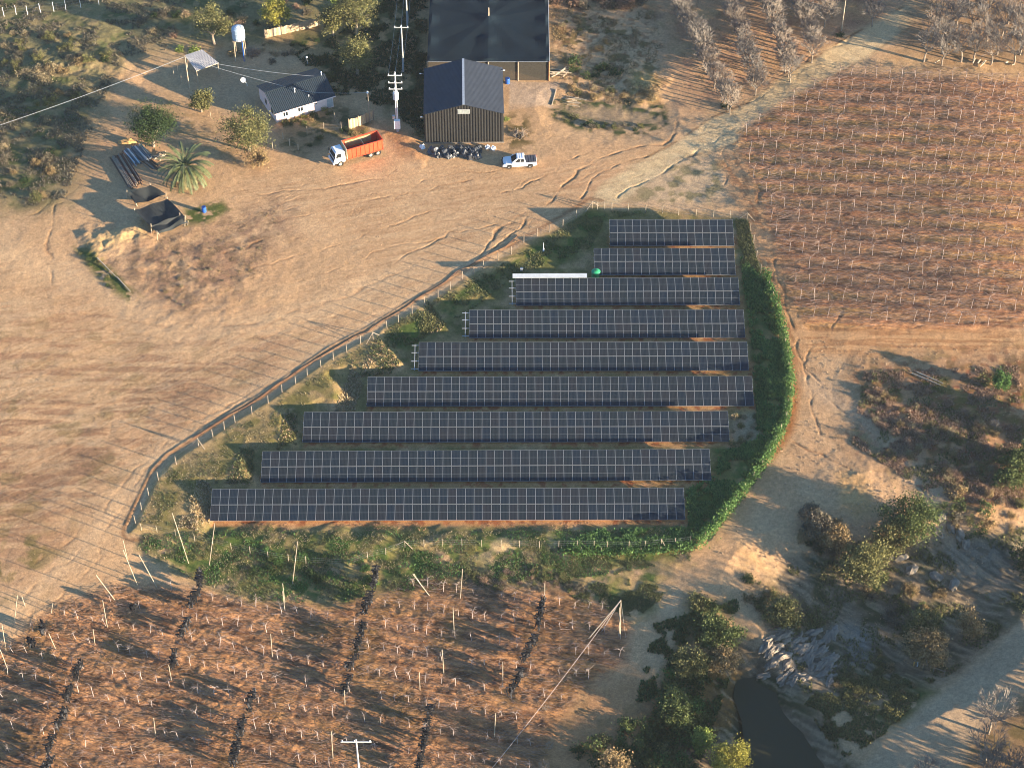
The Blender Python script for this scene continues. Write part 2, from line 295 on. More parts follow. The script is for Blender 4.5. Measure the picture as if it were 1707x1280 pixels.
for poly in ([(298, 830), (335, 808), (350, 876), (345, 888), (320, 872), (300, 858)], [(380, 790), (415, 752), (420, 806), (382, 806)], [(484, 700), (490, 690), (492, 740), (480, 742)], [(596, 590), (640, 566), (664, 600), (640, 622)], [(740, 540), (800, 480), (812, 490), (770, 515)]):
    paint(pmask(poly, 9, 8)*.4*np.clip(.7+WN3*1.2, 0, 1), (200, 164, 116))
for a, b, y in [(352, 1141, 871), (436, 1186, 808), (506, 1218, 741), (613, 1258, 681), (700, 1252, 622), (782, 1244, 566), (860, 1236, 512), (990, 1228, 461), (1015, 1226, 411)]:
    mk = pmask([(a, y-16), (b+4, y-18), (b+6, y+4), (a, y+4)], 4, 3); paint(mk*(.85 if y == 871 else .5), (206, 146, 100)); paint(mk*blotch(.7, .1, 5, 84)*.8, (150, 84, 54))
# pale bank edge along the left fence
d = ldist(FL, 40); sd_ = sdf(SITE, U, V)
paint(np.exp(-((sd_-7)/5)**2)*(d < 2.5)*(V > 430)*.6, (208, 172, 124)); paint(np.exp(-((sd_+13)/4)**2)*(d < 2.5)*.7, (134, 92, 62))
# upper-left scrub ground and garden
m = pmask([(-200, -200), (620, -200), (560, 60), (330, 75), (205, 95), (160, 200), (110, 330), (60, 345), (-200, 345)], 30, 14)
paint(m*.85, (112, 112, 78)); paint(m*blotch(3, .0, 4, 85)*.7, (74, 88, 52)); paint(m*blotch(2, .15, 4, 86)*.6, (164, 140, 106))
m = pmask([(400, 70), (560, 50), (640, -60), (712, -60), (712, 235), (660, 200), (610, 150), (560, 150), (500, 90)], 16, 8); paint(m*.55, (120, 112, 76)); paint(m*blotch(2.5, .0, 4, 87)*.8, (60, 76, 42))
m = pmask([(470, 210), (560, 172), (625, 200), (600, 225), (540, 240), (500, 262), (470, 240)], 8, 6); paint(m*.7, (126, 112, 82)); paint(m*blotch(1.3, .0, 4, 88)*.8, (70, 76, 46))
m = pmask([(270, 95), (420, 80), (500, 95), (430, 140), (460, 200), (380, 190), (300, 150)], 12, 6); paint(m*.5, (176, 156, 128))
m = pmask([(200, 170), (290, 160), (380, 230), (420, 290), (340, 260), (240, 210)], 14, 8); paint(m*.5*np.clip(.6+fbm(FX, FY, 1, 3, 89), 0, 1), (140, 118, 72))
m = pmask([(125, 415), (150, 410), (190, 450), (235, 495), (215, 500), (160, 460)], 8, 6); paint(m*blotch(1.2, -.3, 4, 90), (92, 100, 50))
m = pmask([(310, 350), (370, 335), (385, 350), (340, 375), (310, 375)], 6, 5); paint(m*blotch(1, -.3, 4, 91), (92, 100, 50))
paint(pmask([(150, 395), (240, 372), (240, 390), (165, 420)], 10, 5)*.7, (222, 184, 128))
# wheel-track streaks following the traffic, row-wise strokes in the fields
def strk(ang, ln, wd, seed, o=3):
    c_, s_ = math.cos(ang), math.sin(ang); a_ = FX*c_+FY*s_+1.2*WN1; b_ = -FX*s_+FY*c_+.5*WN2; return fbm(a_/ln, b_/wd, 1.0, o, seed)
yd = np.clip(pmask(YARD, 40)+pmask([(-200, 340), (300, 520), (700, 400), (880, 330), (1000, 300), (840, 430), (500, 630), (260, 780), (-200, 1000)], 40, 10), 0, 1)*(1-pmask(SITE, 5))
m1 = strk(R_(20), 5.0, .32, 201); m2 = strk(R_(8), 7.0, .5, 202); m3 = strk(R_(35), 4.0, .3, 203); wy = np.clip((V-420)/160, 0, 1)
tr_ = m1*(1-wy)+m3*wy; paint(yd*np.clip((tr_-.16)*5, 0, 1)*.3, (170, 126, 92)); paint(yd*np.clip((m2-.2)*5, 0, 1)*.3, (226, 190, 150)); paint(yd*np.clip((-tr_-.2)*5, 0, 1)*.3, (224, 188, 148))
sL = strk(-.19, 1.6, .22, 204, 4); paint(pmask(VLL, 12, 6)*np.clip((sL-.05)*5, 0, 1)*.5, (108, 72, 52)); paint(pmask(VLL, 12, 6)*np.clip((-sL-.15)*5, 0, 1)*.6, (208, 154, 108))
sU = strk(-.087, 2.2, .2, 205, 4); paint(pmask(VUR, 8, 3)*np.clip((sU-.05)*5, 0, 1)*.55, (134, 84, 60)); paint(pmask(VUR, 8, 3)*np.clip((-sU-.15)*5, 0, 1)*.55, (216, 164, 118))
rr_ = pmask(RAV, 14, 8); sR = strk(R_(-40), 3.0, .35, 206, 4); paint(rr_*np.clip((sR-.1)*5, 0, 1)*.5, (86, 78, 60)); paint(rr_*np.clip((-sR-.12)*5, 0, 1)*.55, (176, 154, 126))
# fine mottling everywhere
C *= (1+.10*fbm(FX, FY, .7, 3, 92)+.07*fbm(FX, FY, .25, 2, 93)+.07*fbm(FX, FY, 9, 2, 94))[:, None]
C = np.clip(C, .004, .9)

# ------------------------------------------------------------------ tagging and mesh helpers
def tag(o, label=None, cat=None, group=None, kind=None):
    if label: o['label'] = label
    if cat: o['category'] = cat
    if group: o['group'] = group
    if kind: o['kind'] = kind
    return o
def np_mesh(name, verts, faces, mats=(), midx=None, smooth=False):
    me = bpy.data.meshes.new(name); verts = np.asarray(verts, np.float32); n = len(faces); k = faces.shape[1]
    me.vertices.add(len(verts)); me.vertices.foreach_set('co', verts.ravel())
    me.loops.add(n*k); me.loops.foreach_set('vertex_index', faces.astype(np.int32).ravel())
    me.polygons.add(n); me.polygons.foreach_set('loop_start', np.arange(0, n*k, k, dtype=np.int32)); me.polygons.foreach_set('loop_total', np.full(n, k, np.int32))
    for m_ in mats: me.materials.append(m_)
    if midx is not None: me.polygons.foreach_set('material_index', np.asarray(midx, np.int32))
    if smooth: me.polygons.foreach_set('use_smooth', np.ones(n, bool))
    me.update(calc_edges=True)
    return me
def link(name, data, parent=None, loc=None, rz=0.0, sc=None):
    o = bpy.data.objects.new(name, data); COL.objects.link(o)
    if parent: o.parent = parent
    if loc is not None: o.location = loc
    if rz: o.rotation_euler = (0, 0, rz)
    if sc is not None: o.scale = (sc, sc, sc) if np.isscalar(sc) else sc
    return o
def empty(name, loc, rz=0.0):
    o = link(name, None, None, loc, rz); o.empty_display_size = .5; return o
def copy_tree(o, parent=None):
    c = o.copy(); COL.objects.link(c)
    if parent: c.parent = parent
    for ch in o.children: copy_tree(ch, c)
    return c

# ------------------------------------------------------------------ materials
def new_mat(name):
    m = bpy.data.materials.new(name); m.use_nodes = True; return m, m.node_tree, m.node_tree.nodes['Principled BSDF']
def mat(name, c, rough=.7, metal=0.0, var=.15, scale=3.0, bump=0.0, spec=.3, coord='Object', stretch=None):
    m, t, b = new_mat(name)
    b.inputs['Roughness'].default_value = rough; b.inputs['Metallic'].default_value = metal; b.inputs['Specular IOR Level'].default_value = spec
    tc = t.nodes.new('ShaderNodeTexCoord'); n = t.nodes.new('ShaderNodeTexNoise'); n.inputs['Scale'].default_value = scale; n.inputs['Detail'].default_value = 5
    src = tc.outputs[coord]
    if stretch:
        mp = t.nodes.new('ShaderNodeMapping'); mp.inputs['Scale'].default_value = stretch; t.links.new(src, mp.inputs[0]); src = mp.outputs[0]
    t.links.new(src, n.inputs['Vector'])
    r = t.nodes.new('ShaderNodeMapRange'); r.inputs[1].default_value = .3; r.inputs[2].default_value = .7; r.inputs[3].default_value = 1-var; r.inputs[4].default_value = 1+var
    t.links.new(n.outputs['Fac'], r.inputs[0])
    mx = t.nodes.new('ShaderNodeVectorMath'); mx.operation = 'SCALE'; mx.inputs[0].default_value = c[:3]
    t.links.new(r.outputs[0], mx.inputs['Scale']); t.links.new(mx.outputs[0], b.inputs['Base Color'])
    if bump:
        bp = t.nodes.new('ShaderNodeBump'); bp.inputs['Strength'].default_value = bump; bp.inputs['Distance'].default_value = .05
        t.links.new(n.outputs['Fac'], bp.inputs['Height']); t.links.new(bp.outputs[0], b.inputs['Normal'])
    return m
def leaf_mat(name, c1, c2, trans=.25):
    m, t, b = new_mat(name)
    g = t.nodes.new('ShaderNodeNewGeometry'); cr = t.nodes.new('ShaderNodeMix'); cr.data_type = 'RGBA'
    cr.inputs[6].default_value = (*c1, 1); cr.inputs[7].default_value = (*c2, 1)
    t.links.new(g.outputs['Random Per Island'], cr.inputs[0]); t.links.new(cr.outputs[2], b.inputs['Base Color'])
    b.inputs['Roughness'].default_value = .65; b.inputs['Specular IOR Level'].default_value = .15
    tr = t.nodes.new('ShaderNodeBsdfTranslucent'); t.links.new(cr.outputs[2], tr.inputs[0])
    mx = t.nodes.new('ShaderNodeMixShader'); mx.inputs[0].default_value = trans
    t.links.new(b.outputs[0], mx.inputs[1]); t.links.new(tr.outputs[0], mx.inputs[2])
    t.links.new(mx.outputs[0], t.nodes['Material Output'].inputs['Surface'])
    return m
M = {}
gm, t, b = new_mat('soil'); M['soil'] = gm
at_n = t.nodes.new('ShaderNodeAttribute'); at_n.attribute_name = 'cover'
tc = t.nodes.new('ShaderNodeTexCoord')
n1 = t.nodes.new('ShaderNodeTexNoise'); n1.inputs['Scale'].default_value = 2.2; n1.inputs['Detail'].default_value = 9; n1.inputs['Roughness'].default_value = .8
n2 = t.nodes.new('ShaderNodeTexNoise'); n2.inputs['Scale'].default_value = 8.0; n2.inputs['Detail'].default_value = 6; n2.inputs['Roughness'].default_value = .75
t.links.new(tc.outputs['Object'], n1.inputs['Vector']); t.links.new(tc.outputs['Object'], n2.inputs['Vector'])
r1 = t.nodes.new('ShaderNodeMapRange'); r1.inputs[1].default_value = .3; r1.inputs[2].default_value = .7; r1.inputs[3].default_value = .66; r1.inputs[4].default_value = 1.32
r2 = t.nodes.new('ShaderNodeMapRange'); r2.inputs[1].default_value = .35; r2.inputs[2].default_value = .65; r2.inputs[3].default_value = .72; r2.inputs[4].default_value = 1.28; t.links.new(n2.outputs['Fac'], r2.inputs[0])
rm = t.nodes.new('ShaderNodeMath'); rm.operation = 'MULTIPLY'; t.links.new(r1.outputs[0], rm.inputs[0]); t.links.new(r2.outputs[0], rm.inputs[1])
t.links.new(n1.outputs['Fac'], r1.inputs[0])
vs = t.nodes.new('ShaderNodeVectorMath'); vs.operation = 'SCALE'; t.links.new(at_n.outputs['Color'], vs.inputs[0]); t.links.new(rm.outputs[0], vs.inputs['Scale'])
t.links.new(vs.outputs[0], b.inputs['Base Color']); b.inputs['Roughness'].default_value = .95; b.inputs['Specular IOR Level'].default_value = .1
ad = t.nodes.new('ShaderNodeMath'); ad.operation = 'ADD'; t.links.new(n1.outputs['Fac'], ad.inputs[0])
ml = t.nodes.new('ShaderNodeMath'); ml.operation = 'MULTIPLY'; ml.inputs[1].default_value = .55; t.links.new(n2.outputs['Fac'], ml.inputs[0]); t.links.new(ml.outputs[0], ad.inputs[1])
bp = t.nodes.new('ShaderNodeBump'); bp.inputs['Strength'].default_value = .6; bp.inputs['Distance'].default_value = .09
t.links.new(ad.outputs[0], bp.inputs['Height']); t.links.new(bp.outputs[0], b.inputs['Normal'])

# ------------------------------------------------------------------ the land: one height field, cut into ground and dirt roads along shared edges
idx = np.arange(NY*NX).reshape(NY, NX)
quads = np.stack([idx[:-1, :-1], idx[:-1, 1:], idx[1:, 1:], idx[1:, :-1]], -1).reshape(-1, 4)
cu = U[quads[:, 0]]; cv = V[quads[:, 0]]
inroad = (sdf(ROADUR, cu, cv) > 0); inroad2 = (sdf(ROADLR, cu, cv) > 0)
P3 = np.stack([FX, FY, H], -1)
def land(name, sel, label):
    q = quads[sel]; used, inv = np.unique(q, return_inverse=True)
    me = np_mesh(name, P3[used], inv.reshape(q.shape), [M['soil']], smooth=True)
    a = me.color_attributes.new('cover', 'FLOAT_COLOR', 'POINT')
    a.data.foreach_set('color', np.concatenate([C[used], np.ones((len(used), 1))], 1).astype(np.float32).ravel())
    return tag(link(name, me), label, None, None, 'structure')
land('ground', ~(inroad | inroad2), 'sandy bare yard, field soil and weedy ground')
land('dirt_road', inroad, 'pale dirt road running to the upper right corner')
land('dirt_road', inroad2, 'shaded dirt road crossing the lower right corner')

# ------------------------------------------------------------------ mesh builder
class MB:
    def __init__(s): s.v = []; s.f = []; s.m = []
    def add(s, vs, fs, mi=0):
        n = len(s.v); s.v += [tuple(p) for p in vs]; s.f += [tuple(i+n for i in f) for f in fs]; s.m += [mi]*len(fs)
    def hexa(s, p, mi=0):   # p: 4 bottom (ccw) + 4 top
        s.add(p, [(3, 2, 1, 0), (4, 5, 6, 7), (0, 1, 5, 4), (1, 2, 6, 5), (2, 3, 7, 6), (3, 0, 4, 7)], mi)
    def box(s, c, d, mi=0, rz=0.0, rx=0.0):
        x, y, z = d[0]/2, d[1]/2, d[2]/2; Rm = Matrix.Rotation(rz, 3, 'Z') @ Matrix.Rotation(rx, 3, 'X'); c = Vector(c)
        s.hexa([c+Rm @ Vector(q) for q in [(-x, -y, -z), (x, -y, -z), (x, y, -z), (-x, y, -z), (-x, -y, z), (x, -y, z), (x, y, z), (-x, y, z)]], mi)
    def tube(s, a, b, r0, r1=None, n=5, mi=0, cap=True):
        a, b = Vector(a), Vector(b); r1 = r0 if r1 is None else r1; w = (b-a)
        if w.length < 1e-6: return
        w.normalize(); u = w.orthogonal().normalized(); q = w.cross(u); V_ = []
        for c, r in ((a, r0), (b, r1)):
            for i in range(n): t_ = 2*math.pi*i/n; V_.append(c+(u*math.cos(t_)+q*math.sin(t_))*r)
        F = [(i, (i+1) % n, n+(i+1) % n, n+i) for i in range(n)]
        if cap: F += [tuple(range(n-1, -1, -1)), tuple(range(n, 2*n))]
        s.add(V_, F, mi)
    def path(s, pts, r, n=4, mi=0, r1=None):
        k = len(pts)-1
        for i in range(k):
            a = r if r1 is None else r+(r1-r)*i/k; b = r if r1 is None else r+(r1-r)*(i+1)/k
            s.tube(pts[i], pts[i+1], a, b, n, mi, i in (0, k-1))
    def lathe(s, prof, c=(0, 0, 0), n=14, mi=0):
        c = Vector(c); V_ = []; F = []
        for r, z in prof:
            for i in range(n): t_ = 2*math.pi*i/n; V_.append(c+Vector((r*math.cos(t_), r*math.sin(t_), z)))
        for j in range(len(prof)-1):
            for i in range(n): F.append((j*n+i, j*n+(i+1) % n, (j+1)*n+(i+1) % n, (j+1)*n+i))
        F += [tuple(range(n-1, -1, -1)), tuple(range((len(prof)-1)*n, len(prof)*n))]
        s.add(V_, F, mi)
    def prism(s, pts, d, mi=0):   # pts polygon (3d), extruded by vector d
        d = Vector(d); n = len(pts); P = [Vector(p) for p in pts]; V_ = P+[p+d for p in P]
        s.add(V_, [tuple(range(n-1, -1, -1)), tuple(range(n, 2*n))]+[(i, (i+1) % n, n+(i+1) % n, n+i) for i in range(n)], mi)
    def build(s, name, mats, parent=None, loc=None, smooth=False, org=None):
        me = bpy.data.meshes.new(name); o_ = Vector(org) if org is not None else Vector((0, 0, 0))
        me.from_pydata([tuple(Vector(p)-o_) for p in s.v], [], s.f)
        for m_ in (mats if isinstance(mats, (list, tuple)) else [mats]): me.materials.append(m_)
        me.polygons.foreach_set('material_index', s.m)
        if smooth: me.polygons.foreach_set('use_smooth', [True]*len(s.f))
        me.update()
        return link(name, me, parent, loc)
def part(mb, name, mats, root, smooth=False):   # mesh given in world coordinates, parented to an unrotated root
    return mb.build(name, mats, root, smooth=smooth, org=root.location)

M['alu'] = mat('aluminium', (.27, .29, .31), .5, .4, .08, 6)
M['steel'] = mat('galvanised_steel', (.50, .52, .54), .45, .5, .12, 4)
M['pale_wood'] = mat('pale_weathered_wood', (.40, .33, .24), .85, 0, .25, 6, stretch=(1, 1, .2))
M['grey_wood'] = mat('grey_wood', (.26, .21, .16), .9, 0, .25, 6)
M['dark_wood'] = mat('dark_wood', (.10, .07, .05), .9, 0, .3, 5)
M['white'] = mat('white_paint', (.78, .79, .80), .4, 0, .05, 2, spec=.5)
M['concrete'] = mat('concrete', (.50, .49, .47), .85, 0, .12, 3)
M['wire'] = mat('wire', (.55, .55, .53), .5, .3, .1, 5)
M['black'] = mat('black_plastic', (.012, .013, .015), .5, 0, .2, 5)
M['rubber'] = mat('rubber', (.02, .02, .02), .85, 0, .2, 5)
M['glass_dark'] = mat('dark_glass', (.015, .02, .025), .08, 0, 0, 2, spec=.7)
M['blue'] = mat('blue_plastic', (.02, .10, .42), .4, 0, .1, 4, spec=.5)

# photovoltaic cells: fine busbars across each module, slight tone differences between modules
pm, t, b = new_mat('solar_cells'); M['cells'] = pm
tc = t.nodes.new('ShaderNodeTexCoord'); sp = t.nodes.new('ShaderNodeSeparateXYZ'); t.links.new(tc.outputs['Object'], sp.inputs[0])
def stripes(out, k, thr):
    a_ = t.nodes.new('ShaderNodeMath'); a_.operation = 'MULTIPLY'; a_.inputs[1].default_value = k; t.links.new(out, a_.inputs[0])
    f_ = t.nodes.new('ShaderNodeMath'); f_.operation = 'FRACT'; t.links.new(a_.outputs[0], f_.inputs[0])
    c_ = t.nodes.new('ShaderNodeMath'); c_.operation = 'LESS_THAN'; c_.inputs[1].default_value = thr; t.links.new(f_.outputs[0], c_.inputs[0]); return c_.outputs[0]
s1 = stripes(sp.outputs[0], 6/1.09, .10); s2 = stripes(sp.outputs[1], 24/2.2, .06)
mxx = t.nodes.new('ShaderNodeMath'); mxx.operation = 'MAXIMUM'; t.links.new(s1, mxx.inputs[0]); t.links.new(s2, mxx.inputs[1])
oi = t.nodes.new('ShaderNodeObjectInfo')
cr = t.nodes.new('ShaderNodeValToRGB'); e = cr.color_ramp.elements; e[0].color = (.006, .014, .026, 1); e[1].color = (.013, .016, .022, 1)
e2 = cr.color_ramp.elements.new(.5); e2.color = (.008, .015, .021, 1); t.links.new(oi.outputs['Random'], cr.inputs[0])
mc = t.nodes.new('ShaderNodeMix'); mc.data_type = 'RGBA'; mc.inputs[7].default_value = (.05, .055, .065, 1)
t.links.new(mxx.outputs[0], mc.inputs[0]); t.links.new(cr.outputs[0], mc.inputs[6]); t.links.new(mc.outputs[2], b.inputs['Base Color'])
b.inputs['Roughness'].default_value = .35; b.inputs['Specular IOR Level'].default_value = .22

# ------------------------------------------------------------------ solar tables
BETA = R_(15.0)
def module_mesh():
    b_ = MB(); w, l = 1.134, 2.27; hx, hy = (w-.012)/2, (l-.012)/2; fr = .024
    b_.box((0, 0, -.02), (w-.014, l-.014, .034), 0)
    z = .004
    for sx in (-1, 1): b_.box((sx*(hx-fr/2), 0, 0), (fr, 2*hy, .012), 0)
    for sy in (-1, 1): b_.box((0, sy*(hy-fr/2), 0), (2*hx-2*fr, fr, .012), 0)
    ix, iy = hx-fr, hy-fr
    for s_ in (-1, 1):
        y0, y1 = (.011, iy) if s_ > 0 else (-iy, -.011)
        b_.add([(-ix, y0, z), (ix, y0, z), (ix, y1, z), (-ix, y1, z)], [(0, 1, 2, 3)], 1)
    b_.add([(-ix, -.011, z+.001), (ix, -.011, z+.001), (ix, .011, z+.001), (-ix, .011, z+.001)], [(0, 1, 2, 3)], 2)
    me = bpy.data.meshes.new('solar_module'); me.from_pydata(b_.v, [], b_.f)
    M['backsheet'] = mat('backsheet', (.22, .24, .26), .5, 0, .05, 3)
    for m_ in (M['alu'], M['cells'], M['backsheet']): me.materials.append(m_)
    me.polygons.foreach_set('material_index', b_.m); me.update(); return me
MOD = module_mesh()
# rear-edge left and right corners in survey pixels, modules along, extra leg height
ROWS = [((1015.7, 366.1), (1221.3, 366.1), 16, .55), ((989.8, 413.9), (1223.8, 413.6), 18, .5), ((859.9, 463.7), (1230.5, 462.3), 28, .05), ((782.3, 516.5), (1239.3, 515.8), 34, 0),
        ((698.5, 570.3), (1245.2, 569.4), 40, 0), ((613.2, 628.0), (1253.5, 626.9), 46, 0), ((506.9, 686.6), (1213.3, 685.2), 50, 0), ((437.5, 752.1), (1182.6, 748.1), 52, 0), ((353.7, 814.6), (1139.6, 812.6), 54, 0)]
WHERE = ['northernmost short solar table, nearest the barn side fence corner', 'second solar table from the top, its left end beside the green round lid', 'third solar table from the top, behind the long white roofed box',
         'fourth solar table from the top with bare racking at its left end', 'middle solar table, fifth of nine, with bare rails showing at its left end', 'sixth solar table from the top, reaching farthest right of all',
         'seventh solar table from the top, third from the bottom', 'second solar table from the bottom, 52 modules long', 'longest solar table, bottommost, above the reddish soil strip and grass']
WHERE[0] = 'shortest solar table, topmost of the nine rows'
for k, ((u0, v0), (u1, v1), n, ex) in enumerate(ROWS):
    zc = []
    for u in (u0+8, (u0+u1)/2, u1-8):
        p = at(u, v0+28); zc.append(p.z)
    zr = sum(zc)/3+.42+ex+4.6*math.sin(BETA)
    A = Vector((*at_z(u0, v0, zr), zr)); B = Vector((*at_z(u1, v1, zr), zr)); dr = B-A; Lr = dr.length; yaw = math.atan2(dr.y, dr.x); wm = Lr/n; sc_ = wm/1.134
    root = empty('solar_table', A, yaw); tag(root, WHERE[k], 'solar table', 'tables of solar modules inside the fence')
    cb, sb = math.cos(BETA), math.sin(BETA)
    def on(x, s_, dz=0.0): return Vector((x, -s_*cb+dz*sb*0, -s_*sb+dz))
    cnt = 0; extra = MB(); limit = 100
    for i in range(n):
        for j in range(2):
            cx, s_ = (i+.5)*wm, 1.145*sc_+j*2.31*sc_
            o = link('solar_module', MOD, root, on(cx, s_)); o.rotation_euler = (BETA+random.uniform(-.002, .002), random.uniform(-.002, .002), 0); o.scale = (sc_, sc_, 1)
    L2 = 4.6*sc_
    lext = 1.0 if k in (2, 3, 4) else .06
    for s_ in (.45, 1.6, 2.95, 4.15):
        m_ = MB(); a_, c_ = on(-lext, s_*sc_, -.10), on(Lr+.05, s_*sc_, -.10); m_.box((a_+c_)/2, ((c_-a_).length, .07, .06), 0, rx=BETA); m_.build('purlin', M['steel'], root)
    ml_ = MB(); ml_.tube((0, 0, 0), (0, 0, 1), .05, n=5); leg_me = None
    nb = max(4, int(n/4))
    for q in range(nb+1):
        x = (.3 if q == 0 else 0)+(Lr-.6)*q/nb+(.0 if q else 0)
        if q == 0 and lext > .5: x = -.55
        r_ = MB(); a_, c_ = on(x, .2, -.18), on(x, 4.3*sc_, -.18); r_.box((a_+c_)/2, (.07, (c_-a_).length, .08), 0, rx=BETA)
        if leg_me is None:
            ro = r_.build('rafter', M['steel'], root); rme = ro.data; x0 = x
        else:
            ro = link('rafter', rme, root, (x-x0, 0, 0))
        if leg_me is None:
            t_ = ml_.build('leg', M['steel'], root); leg_me = t_.data; first = t_
        for s_ in (1.0, 3.5):
            p = on(x, s_*sc_, -.2); wp = Matrix.Rotation(yaw, 3, 'Z') @ p+A; g = gh(wp.x, wp.y)-.1
            if first is not None: lg = first; first = None
            else: lg = link('leg', leg_me, root)
            lg.location = (p.x, p.y, g-A.z); lg.scale = (1, 1, max(.3, wp.z-g))

# ------------------------------------------------------------------ perimeter fence: posts and strands
def polyline_at(L, step):
    out = []; P = [Vector(p) for p in L]; acc = 0.0
    for a_, b_ in zip(P, P[1:]):
        l = (b_-a_).length; s_ = (step-acc) % step if acc else 0.0
        while s_ < l: out.append(a_+(b_-a_)*s_/l); s_ += step
        acc = (acc+l) % step
    return out
def fence(name, label, pts, hgt, rad, mats, wires, brace=(), meshm=None, group=None):
    base = pts[0]; root = empty(name, base); tag(root, label, 'fence', group)
    for i, p in enumerate(pts):
        lean = Vector((random.uniform(-.06, .06), random.uniform(-.06, .06), 0)); h_ = hgt*random.uniform(.93, 1.07)
        m_ = MB(); m_.tube(p-Vector((0, 0, .2)), p+lean+Vector((0, 0, h_)), rad, rad*.85, 6); part(m_, 'post', mats, root)
    for (i, d_) in brace:
        for sgn in (-1, 1):
            m_ = MB(); p = pts[i]; q = p+Vector((d_[0]*sgn, d_[1]*sgn, 0)); q.z = gh(q.x, q.y); m_.tube(q, p+Vector((0, 0, hgt*.9)), rad*.8, n=5); part(m_, 'brace', mats, root)
    for w_ in wires:
        m_ = MB()
        for a_, b_ in zip(pts, pts[1:]): m_.tube(a_+Vector((0, 0, w_)), b_+Vector((0, 0, w_)), .004, n=3, cap=False)
        part(m_, 'wire', M['wire'], root)
    return root
left_px = [(264, 800), (294, 774), (331, 743), (355, 728), (374, 716), (392, 704), (420, 690), (447, 672), (470, 654), (493, 640), (512, 626), (535, 612), (556, 600), (578, 587), (601, 573), (622, 566), (645, 548), (664, 538), (687, 524), (708, 508), (730, 496), (751, 483),
           (771, 465), (790, 457), (806, 447), (830, 434), (852, 424), (873, 405), (895, 394), (916, 387), (938, 378), (961, 364), (987, 348)]
lp = [at(226, 872), at(236, 850), at(248, 826)]+[at(*p) for p in left_px]
fence('wire_fence', 'pale post and wire fence along the sunken left edge of the solar site', lp, 1.55, .065, M['grey_wood'], (.3, .65, 1.0, 1.35), [(5, (.9, -.7)), (18, (.9, .9)), (35, (1.0, .7))])
tp = [at(u, v) for u, v in [(996, 350), (1008, 350), (1020, 351), (1047, 352), (1076, 354), (1104, 356), (1131, 359), (1160, 361), (1189, 362), (1217, 364), (1245, 367)]]
fence('wire_fence', 'short run of thin posts along the top edge of the solar site', tp, 1.5, .045, M['pale_wood'], (.4, .9, 1.35), [(10, (1.2, -.3))])
bp_ = [at(u, v) for u, v in [(1150, 905), (1125, 908), (1102, 909), (1075, 912), (1048, 914), (1012, 914), (990, 912), (962, 912), (931, 912), (899, 913), (866, 912), (835, 911), (803, 911), (770, 910), (737, 910), (707, 911), (675, 912), (643, 924), (613, 930), (582, 943), (510, 939), (481, 935), (447, 930), (417, 922), (386, 915), (355, 908), (325, 902), (293, 893), (262, 887), (236, 884)]]
fence('wire_fence', 'thin post and wire fence in the weeds below the longest solar table', bp_, 1.35, .04, M['pale_wood'], (.4, .8, 1.2), [(16, (1.1, -.3)), (2, (.8, -.8))])
rp = [at(u, v) for u, v in [(1250, 385), (1256, 405), (1261, 430), (1268, 455)]]
fence('wire_fence', 'four bare posts between the top right corner and the ivy hedge', rp, 1.5, .045, M['pale_wood'], (.5, 1.0), [])
# rusty water pipe lying outside the left fence
m_ = MB(); pl = [at(u-9, v-13, .06) for u, v in left_px[2:28]]; m_.path(pl, .05, 5); tag(m_.build('pipe', mat('rusty_pipe', (.12, .06, .035), .8, 0, .3, 3)), 'thin rusty brown pipe lying along the road side of the left fence', 'pipe')

# ------------------------------------------------------------------ upper right vineyard (bare vines on an overhead trellis)
M['bark_pale'] = mat('pale_bark', (.46, .37, .33), .85, 0, .2, 8)
M['cane'] = mat('vine_cane', (.19, .115, .075), .85, 0, .35, 3)
M['cane2'] = mat('old_cane', (.30, .215, .18), .9, 0, .3, 3)
def vine_mesh(seed, h, spread, nc, pale, arms, k=1.0):
    r = random.Random(seed); b_ = MB(); top = Vector((r.uniform(-.08, .08), r.uniform(-.08, .08), h))
    mid = Vector((top.x*.3+r.uniform(-.06, .06), r.uniform(-.05, .05), h*.5))
    b_.path([(0, 0, -.1), mid, top], .058*min(1, k+.1), 5, 0, .038*k)
    for i in range(nc):
        a = r.uniform(0, 2*math.pi); c_, s_ = math.cos(a), math.sin(a); L = spread*r.uniform(.45, 1.1); 
        if arms == 'row' and r.random() < .5: s_ *= .35
        p0 = top+Vector((c_*.05, s_*.05, r.uniform(-.15, .0))); p1 = p0+Vector((c_*L*.5, s_*L*.5, r.uniform(.0, .3))); p2 = p1+Vector((c_*L*.5+r.uniform(-.25, .25), s_*L*.5+r.uniform(-.25, .25), r.uniform(-.35, .15)))
        b_.path([p0, p1, p2], k*r.uniform(.014, .026), 3, 0 if r.random() < pale else (1 if r.random() < .6 else 2), .008*k)
        if r.random() < .7:
            q = p1+Vector((r.uniform(-.5, .5), r.uniform(-.5, .5), r.uniform(-.3, .1))); b_.tube(p1, q, .011*k, .007*k, 3, 0 if r.random() < pale else 1)
    me = bpy.data.meshes.new('grapevine'); me.from_pydata([tuple(p) for p in b_.v], [], b_.f)
    for x in (M['bark_pale'], M['cane'], M['cane2']): me.materials.append(x)
    me.polygons.foreach_set('material_index', b_.m); me.update(); return me
def inpoly(P, u, v):
    c = False; n = len(P)
    for i in range(n):
        a, b_ = P[i-1], P[i]
        if (a[1] > v) != (b_[1] > v) and u < (b_[0]-a[0])*(v-a[1])/(b_[1]-a[1])+a[0]: c = not c
    return c
VM = [vine_mesh(100+i, 2.05, 1.5, 20, .06, 'any', .75) for i in range(8)]
pts = []
p00 = at(1480, 330); an = -.087
